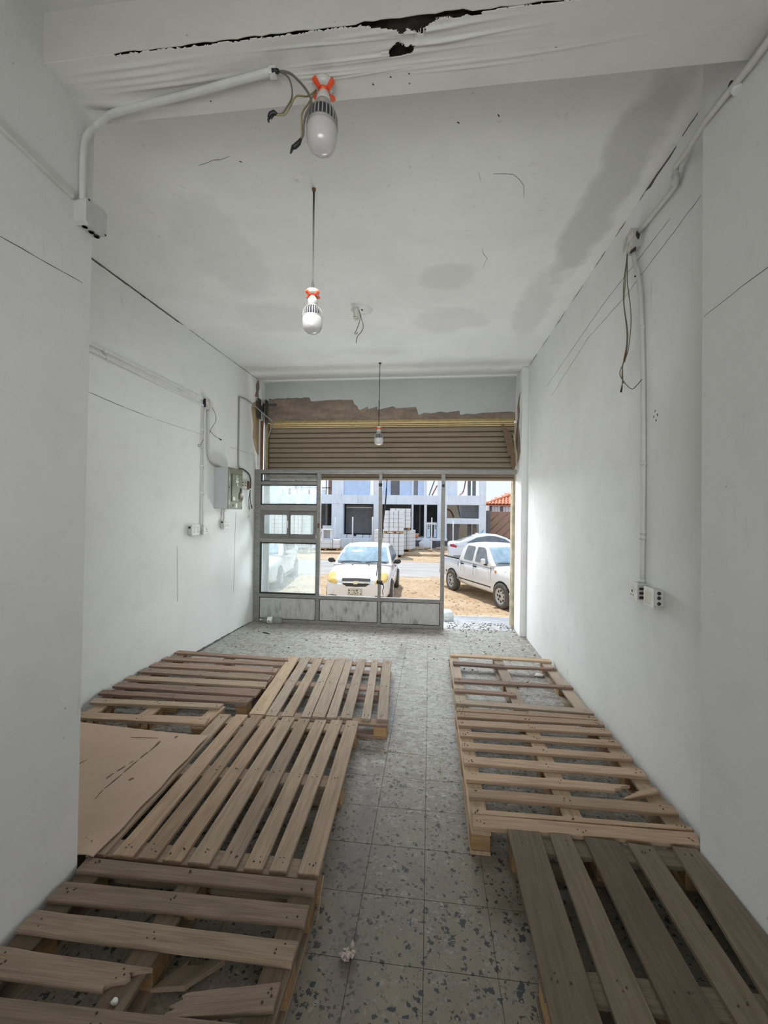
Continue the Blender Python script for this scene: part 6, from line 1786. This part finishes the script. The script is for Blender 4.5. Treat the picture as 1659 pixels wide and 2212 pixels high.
def socket(label, y0, y1, z0, z1, depth, plate=(0, 0), style='socket', wall='L', cat='socket'):
    """surface box with a face plate; on the left wall the plate looks to +x, on the right wall to -x"""
    s = 1 if wall == 'L' else -1
    xw_ = xl((y0 + y1) / 2) if wall == 'L' else XR
    root = thing('wall_socket', label, cat, (xw_, (y0 + y1) / 2, (z0 + z1) / 2))
    def bx(a, b, ya, za, yb, zb, bev): 
        xa, xb_ = sorted((xw_ + s * a, xw_ + s * b))
        return G().bbox(xa, ya, za, xb_, yb, zb, bev)
    obj('back_box', bx(-0.003, depth, y0, z0, y1, z1, 0.006), m_box, root)
    obj('face_plate', bx(depth, depth + 0.009, y0 - plate[0], z0 - plate[1], y1 + plate[0], z1 + plate[1], 0.003), m_white, root)
    fx_ = depth + 0.009
    yc, zc = (y0 + y1) / 2, (z0 + z1) / 2
    h = z1 - z0; w = y1 - y0
    if style == 'socket':
        obj('switch_rocker', bx(fx_ - 0.001, fx_ + 0.004, yc - 0.012, zc + 0.005, yc + 0.010, zc + 0.028, 0.002), m_white, root)
        for (a, b, c, d) in ((-0.006, -0.008, 0.006, 0.006), (-0.018, -0.026, -0.008, -0.020), (0.008, -0.026, 0.018, -0.020)):
            obj('pin_hole', bx(fx_ - 0.001, fx_ + 0.001, yc + a, zc + b, yc + c, zc + d, 0.0005), m_black, root)
    elif style == 'double':
        for t in (-1, 1):
            obj('switch_rocker', bx(fx_ - 0.001, fx_ + 0.004, yc + t * w * 0.24 - 0.01, zc + h * 0.16, yc + t * w * 0.24 + 0.01, zc + h * 0.36, 0.002), m_cond2, root)
            for (a, b) in ((0, -0.002), (-0.010, -0.022), (0.010, -0.022)):
                obj('pin_hole', bx(fx_ - 0.001, fx_ + 0.001, yc + t * w * 0.24 + a - 0.004, zc + b - 0.004, yc + t * w * 0.24 + a + 0.004, zc + b + 0.005, 0.0005), m_black, root)
    elif style == 'blank':
        obj('cover_insert', bx(fx_ - 0.001, fx_ + 0.002, y0 + w * 0.15, z0 + h * 0.12, y1 - w * 0.15, z1 - h * 0.15, 0.001), plain('yellowed_cover', (0.62, 0.62, 0.53), 0.5), root)
    return root, bx
r_, bx = socket('left of two paired white sockets low on the left wall', 4.075, 4.215, 1.298, 1.405, 0.045, (0.004, 0.004), 'double')
obj('knockout', G().lathe([(0, 0.001), (0.012, 0.001), (0.012, -0.004)], 12, Matrix.Translation((xl(4.1) + 0.022, 4.0745, 1.378)) @ Matrix.Rotation(math.pi / 2, 4, 'X')), m_black, r_)
r_, bx = socket('right of two paired white sockets low on the left wall, with a raised rocker', 4.285, 4.40, 1.298, 1.405, 0.045, (0.004, 0.004), 'socket')
obj('link_pipe', G().tube([(xl(4.2) + 0.022, 4.20, 1.345), (xl(4.3) + 0.022, 4.29, 1.345)], 0.011, 8), m_cond2, r_)
r_, bx = socket('white outlet plate under the switchboard on the left wall', 4.715, 4.83, 1.345, 1.455, 0.045, (0.004, 0.004), 'double')
obj('knockout', G().lathe([(0, 0.001), (0.012, 0.001), (0.012, -0.004)], 12, Matrix.Translation((xl(4.72) + 0.022, 4.7145, 1.425)) @ Matrix.Rotation(math.pi / 2, 4, 'X')), m_black, r_)

fs = thing('fuse_block', 'row of three small white fuse holders with rusty edges beside the switchboard', 'fuses', LW(5.29, 1.92))
for k in range(3):
    ya = 5.165 + k * 0.085
    obj('fuse_holder', G().bbox(xl(5.25) - 0.004, ya, 1.862, xl(5.25) + 0.03, ya + 0.078, 1.978, 0.004), m_dirtyw if k < 2 else m_rust, fs)
    for z in (1.948, 1.91):
        obj('fuse_screw', G().box(xl(5.25) + 0.0295, ya + 0.026, z - 0.008, xl(5.25) + 0.032, ya + 0.05, z + 0.006), m_black, fs)
m_gcable = plain('grey_cable', (0.30, 0.285, 0.26), 0.6)
cb = thing('cable', 'dark cable running up the left wall from the switchboard and over to the shutter', 'cable', LW(5.11, 2.6))
obj('cable_run', G().tube(smooth_path([LW(5.108, 3.055, 0.012), LW(5.11, 2.7, 0.012), LW(5.112, 2.2, 0.012), LW(5.135, 2.14, 0.02), LW(5.12, 2.09, 0.03)], 4), 0.009, 6), m_gcable, cb)
obj('cable_run', G().tube(smooth_path([LW(5.10, 3.06, 0.014), LW(5.3, 3.075, 0.02), (-2.44, 5.50, 3.03), (-2.34, 5.62, 2.93), (-2.285, 5.68, 2.88), (-2.27, 5.69, 2.82), (-2.31, 5.69, 2.70), (-2.335, 5.69, 2.62)], 4), 0.008, 6), m_gcable, cb)
obj('cable_run', G().tube(smooth_path([LW(4.95, 2.09, 0.05), LW(5.05, 2.10, 0.04), LW(5.14, 2.12, 0.03), LW(5.26, 2.115, 0.02), LW(5.40, 2.07, 0.02), LW(5.425, 1.98, 0.03), LW(5.40, 1.88, 0.04)], 4), 0.010, 6), m_cable, cb)
obj('cable_tail', G().tube(smooth_path([LW(5.40, 1.86, 0.04), LW(5.385, 1.74, 0.03), LW(5.39, 1.66, 0.03), LW(5.40, 1.59, 0.03)], 4), 0.006, 5), m_cable, cb)
obj('cable_tail', G().tube(smooth_path([LW(5.40, 1.86, 0.04), LW(5.42, 1.74, 0.03), LW(5.45, 1.66, 0.03), LW(5.48, 1.60, 0.03)], 4), [0.006] * 9 + [0.012, 0.010, 0.008, 0.006], 5), m_cable, cb)
obj('cable_tail', G().tube(smooth_path([LW(5.08, 2.09, 0.04), LW(5.15, 2.04, 0.03), LW(5.19, 1.98, 0.035)], 4), 0.005, 5), m_cable, cb)
for k, (y, z) in enumerate(((5.50, 1.76), (5.485, 1.72), (5.475, 1.68), (5.455, 1.64))):
    crack(wall_left, [LW(y, z), LW(y + 0.012, z - 0.018)], 0.006, (1, 0, 0), name='scuff_mark', mat=m_dark, jit=0.001)
for a, b in (((5.44, 1.55), (5.52, 1.63)), ((5.42, 1.47), (5.47, 1.51)), ((5.55, 0.72), (5.59, 0.69))):
    crack(wall_left, [LW(*a), LW(*b)], 0.0025, (1, 0, 0), name='scuff_mark', mat=m_crack, jit=0.001)

# ------------------------------------------------------------------ right wall: conduit, box, wires, sockets
rc = obj('conduit', G().tube(smooth_path([(XR - 0.02, 2.60, 3.248), (XR - 0.02, 2.40, 3.238), (XR - 0.02, 2.245, 3.23), (XR - 0.022, 2.215, 3.232), (XR - 0.03, 2.20, 3.262), (XR - 0.035, 2.19, 3.30), (XR - 0.045, 2.165, 3.292), (1.165, 2.02, 3.245), (1.128, 1.88, 3.205), (1.115, 1.80, 3.188), (1.114, 1.65, 3.168), (1.112, 1.565, 3.155), (1.112, 1.40, 3.15)], 5), 0.0135, 10), m_cond)
tag(rc, 'painted conduit slanting up the right wall and over the front right pier', 'conduit')
obj('coupling', G().tube([(XR - 0.021, 2.22, 3.235), (XR - 0.032, 2.197, 3.275)], 0.018, 10), m_cond, rc)
obj('elbow', G().tube([(1.118, 1.665, 3.172), (1.124, 1.655, 3.145)], 0.017, 10), m_cond2, rc)
obj('elbow_hole', G().lathe([(0, 0.001), (0.012, 0.001), (0.012, -0.004)], 10, Matrix.Translation((1.104, 1.665, 3.178)) @ Matrix.Rotation(-math.pi / 2, 4, 'Y')), m_black, rc)
o = obj('conduit', G().tube([(1.178, 1.906, 3.46), (1.18, 1.906, 3.23)], 0.006, 8), m_cond2)
tag(o, 'thin vertical pipe on the edge of the front right pier under the ceiling', 'conduit')
jb = thing('junction_box', 'grey junction box with flaking rim on the right wall', 'box', (XR, 2.63, 3.23))
outl = [(2.575, 3.185), (2.585, 3.272), (2.60, 3.284), (2.69, 3.272), (2.70, 3.262), (2.69, 3.172), (2.68, 3.165), (2.60, 3.172)]
obj('shell', G().hexa([(XR + 0.004, a, b) for a, b in outl], [(XR - 0.055, a, b) for a, b in outl]), m_box, jb)
obj('cover', G().hexa([(XR - 0.0555, 2.64 + (a - 2.64) * 1.05, 3.225 + (b - 3.225) * 1.05) for a, b in outl], [(XR - 0.060, 2.64 + (a - 2.64) * 1.03, 3.225 + (b - 3.225) * 1.03) for a, b in outl]), m_dirtyw, jb)
for p, q in (((2.574, 3.20), (2.578, 3.25)), ((2.60, 3.171), (2.66, 3.168))):
    crack(jb, [(XR - 0.03, p[0], p[1]), (XR - 0.03, q[0], q[1])], 0.016, (0, -1, 0) if p[0] < 2.59 else (0, 0, -1), name='flaked_patch', mat=m_rot, jit=0.004)
rp = obj('conduit', G().tube(smooth_path([(XR - 0.018, 2.655, 3.172), (XR - 0.018, 2.63, 3.08), (XR - 0.018, 2.60, 3.02), (XR - 0.016, 2.575, 2.90), (XR - 0.016, 2.56, 2.8), (XR - 0.014, 2.535, 2.402), (XR - 0.014, 2.52, 1.861), (XR - 0.014, 2.52, 1.439), (XR - 0.014, 2.522, 1.18)], 5), 0.0125, 10), m_cond)
tag(rp, 'long vertical conduit on the right wall down to the two sockets', 'conduit')
for z in (2.66, 1.86, 1.46, 1.43, 1.18):
    y = 2.55 if z > 2.5 else 2.52
    obj('coupling', G().tube([(XR - 0.014, y, z - 0.012), (XR - 0.014, y, z + 0.012)], 0.0155, 10), m_cond, rp)
obj('clip_screw', G().tube([(XR - 0.002, 2.60, 3.0), (XR - 0.03, 2.615, 3.0)], 0.005, 6), m_black, rp)
wr = thing('wire_end', 'bundle of thin twisted wires hanging from the right wall junction box', 'wires', (XR - 0.05, 2.68, 2.8))
W1 = [(1.19, 2.665, 3.160), (1.19, 2.675, 3.117), (1.19, 2.70, 3.037), (1.19, 2.706, 2.9), (1.19, 2.66, 2.728), (1.19, 2.645, 2.64), (1.19, 2.674, 2.54), (1.19, 2.71, 2.495), (1.19, 2.708, 2.408), (1.19, 2.726, 2.349)]
W2 = [(1.188, 2.66, 3.17), (1.186, 2.65, 3.05), (1.184, 2.645, 2.982), (1.182, 2.60, 2.814), (1.182, 2.59, 2.697), (1.185, 2.625, 2.572), (1.186, 2.668, 2.519), (1.185, 2.737, 2.461), (1.185, 2.679, 2.384), (1.185, 2.58, 2.31), (1.187, 2.52, 2.315), (1.188, 2.47, 2.33)]
W3 = [(1.195, 2.67, 3.17), (1.195, 2.70, 2.984), (1.195, 2.71, 2.873), (1.195, 2.67, 2.68), (1.195, 2.69, 2.545), (1.195, 2.72, 2.506), (1.195, 2.73, 2.432), (1.195, 2.706, 2.383)]
obj('wire', G().tube(smooth_path(W1, 5), 0.0032, 6), m_wire, wr)
obj('wire', G().tube(smooth_path(W2, 5), 0.0026, 6), m_wire, wr)
obj('wire', G().tube(smooth_path(W3, 5), 0.0026, 6), m_wire2, wr)
obj('tape', G().tube([(1.19, 2.655, 2.60), (1.189, 2.675, 2.54), (1.189, 2.69, 2.51)], [0.004, 0.007, 0.006], 6), m_rust, wr)
obj('taped_end', G().tube([(1.19, 2.715, 2.37), (1.19, 2.73, 2.335)], [0.004, 0.006], 6), m_black, wr)
r_, bx = socket('white socket at the foot of the long conduit on the right wall', 2.49, 2.575, 1.075, 1.168, 0.055, (0.008, 0.006), 'socket', 'R')
for z in (1.14, 1.115, 1.09):
    obj('box_hole', G().box(XR - 0.045, 2.488, z - 0.008, XR - 0.012, 2.4895, z + 0.006), m_rot, r_)
r_, bx = socket('blank yellowed switch plate on the right wall, nearer than the socket beside it', 2.32, 2.40, 1.072, 1.162, 0.055, (0.006, 0.008), 'blank', 'R', 'switch')
for z in (1.145, 1.12, 1.09):
    obj('box_hole', G().lathe([(0, 0.001), (0.010, 0.001), (0.010, -0.004)], 10, Matrix.Translation((XR - 0.028, 2.3195, z)) @ Matrix.Rotation(math.pi / 2, 4, 'X')), m_rot, r_)

# ------------------------------------------------------------------ small things on the floor
bo = thing('bottle', 'clear plastic bottle with a white label lying by the kick panel', 'bottle', (-2.2, 5.53, 0.045), 0)
m_pet = Mat('clear_bottle_plastic', (0.75, 0.78, 0.78), 0.12)
m_pet.b.inputs['Transmission Weight'].default_value = 0.85
_n = m_pet.noise(m_pet.coord('Object'), 9, 2); m_pet.color(m_pet.ramp(_n, (0.3, (0.72, 0.75, 0.74)), (0.7, (0.80, 0.83, 0.83))))
m_pet = m_pet.m
Mb = Matrix.Translation((-2.33, 5.54, 0.046)) @ Matrix.Rotation(math.pi / 2, 4, 'Y')
obj('shell', G().lathe([(0.0, 0.0), (0.014, 0.002), (0.014, 0.02), (0.03, 0.06), (0.044, 0.10), (0.045, 0.27), (0.04, 0.30), (0.0, 0.30)], 20, Mb), m_pet, bo)
obj('label', G().lathe([(0.0455, 0.10), (0.0462, 0.102), (0.0462, 0.165), (0.0455, 0.167)], 20, Mb), m_white, bo)
obj('label_print', G().bbox(-2.215, 5.492, 0.035, -2.20, 5.496, 0.05, 0.001).bbox(-2.19, 5.492, 0.03, -2.18, 5.496, 0.045, 0.001), m_trim, bo)
obj('cap', G().lathe([(0.0, -0.012), (0.016, -0.012), (0.016, 0.006), (0.0, 0.006)], 14, Mb), m_white, bo)
bm = bmesh.new(); bmesh.ops.create_grid(bm, x_segments=7, y_segments=6, size=0.5)
r9 = random.Random(9)
for v in bm.verts:
    v.co = Vector((v.co.x * 0.055, v.co.y * 0.04, 0.006 + r9.uniform(0, 0.022)))
g = G().bm(bm, Matrix.Translation((-0.262, 1.42, 0.0)) @ Matrix.Rotation(0.7, 4, 'Z'))
o = tag(obj('paper_scrap', g, plain('crumpled_paper', (0.42, 0.36, 0.32), 0.8)), 'crumpled paper scrap lying on the terrazzo floor between the pallets', 'paper')
md = o.modifiers.new('thickness', 'SOLIDIFY'); md.thickness = 0.002
o = tag(obj('stick', G().tube([(-2.119, 5.084, 0.006), (-2.07, 5.07, 0.008), (-2.008, 5.039, 0.006)], [0.004, 0.007, 0.004], 6), m_rot), 'short dark stick on the dusty floor near the shopfront', 'stick')
lump('foam_bead', (-0.892, 1.108, 0.118), (0.010, 0.008, 0.009), m_white, 'small white foam crumb on the middle bearer of the snapped pallet', 'foam', 4)
cp = thing('cup', 'small clear cup lying under the snapped pallet', 'cup', (-0.557, 1.43, 0.0))
obj('cup_wall', G().lathe([(0.0, 0.0), (0.018, 0.0), (0.024, 0.05), (0.022, 0.05), (0.016, 0.003)], 16, Matrix.Translation((-0.56, 1.36, 0.003))), m_pet, cp)
o = obj('twig', G().tube([(0.80, 3.80, 0.006), (0.86, 3.86, 0.012), (0.93, 3.95, 0.006)], 0.005, 5), m_rot)
tag(o, 'dark twig on the floor inside the stripped pallet', 'stick')
o = obj('rubble', flat_patch([(1.02, 4.10), (1.10, 4.09), (1.13, 4.15), (1.06, 4.18)], lambda a, b: (a, b, 0.03), 0.0, (0, 0, 1)), m_white)
o.location.z = -0.022
tag(o, 'pale scrap of plaster under the stripped pallet by the right wall', 'rubble')
# grit and leaves swept into the doorway
m_debris = plain('dry_leaf_grit', (0.09, 0.07, 0.05), 0.9, var=0.5)
g = G(); r8 = random.Random(12)
for k in range(420):
    if r8.random() < 0.6: x, y = r8.uniform(0.25, 1.15), r8.gauss(5.85, 0.2)
    else: x, y = r8.uniform(-2.4, 1.2), r8.gauss(5.2, 0.5)
    if y > 6.4 or (y > 5.58 and x < 0.2): continue
    s = r8.uniform(0.004, 0.016); a = r8.uniform(0, 3)
    z = 0.001 if y < 6.04 else -0.02 - (y - 6.04) * 0.19
    c, d = math.cos(a) * s, math.sin(a) * s
    g.add([(x + c, y + d, z), (x - d, y + c * 0.5, z), (x - c, y - d, z), (x + d, y - c * 0.5, z + s * 0.7)], [(0, 1, 2), (0, 2, 3), (0, 3, 1), (1, 3, 2)])
o = obj('grit', g, m_debris); o['kind'] = 'stuff'; tag(o, 'dark grit and leaf crumbs scattered about the doorway', 'debris')
g = G()
for k in range(900):                                   # stones strewn over the sand
    x, y = r8.uniform(-4.5, 3.2), r8.uniform(8, 15)
    z = -0.30 - (y - 7.5) * 0.195 if y < 10.3 else ZG
    s = r8.uniform(0.008, 0.034)
    n_ = 6
    ring = [(x + s * r8.uniform(0.7, 1.2) * math.cos(a * math.pi / 3), y + s * r8.uniform(0.7, 1.2) * math.sin(a * math.pi / 3), z + s * 0.12) for a in range(n_)]
    ring2 = [(x + (q[0] - x) * 0.6, y + (q[1] - y) * 0.6, z + s * r8.uniform(0.4, 0.6)) for q in ring]
    g.add(ring + ring2, [tuple(range(n_, 2 * n_))] + [(i, (i + 1) % n_, n_ + (i + 1) % n_, n_ + i) for i in range(n_)], True)
o = obj('stones', g, plain('street_stone', (0.36, 0.27, 0.18), 0.95, var=0.4)); o['kind'] = 'stuff'; tag(o, 'small stones strewn over the sandy ground outside', 'stones')
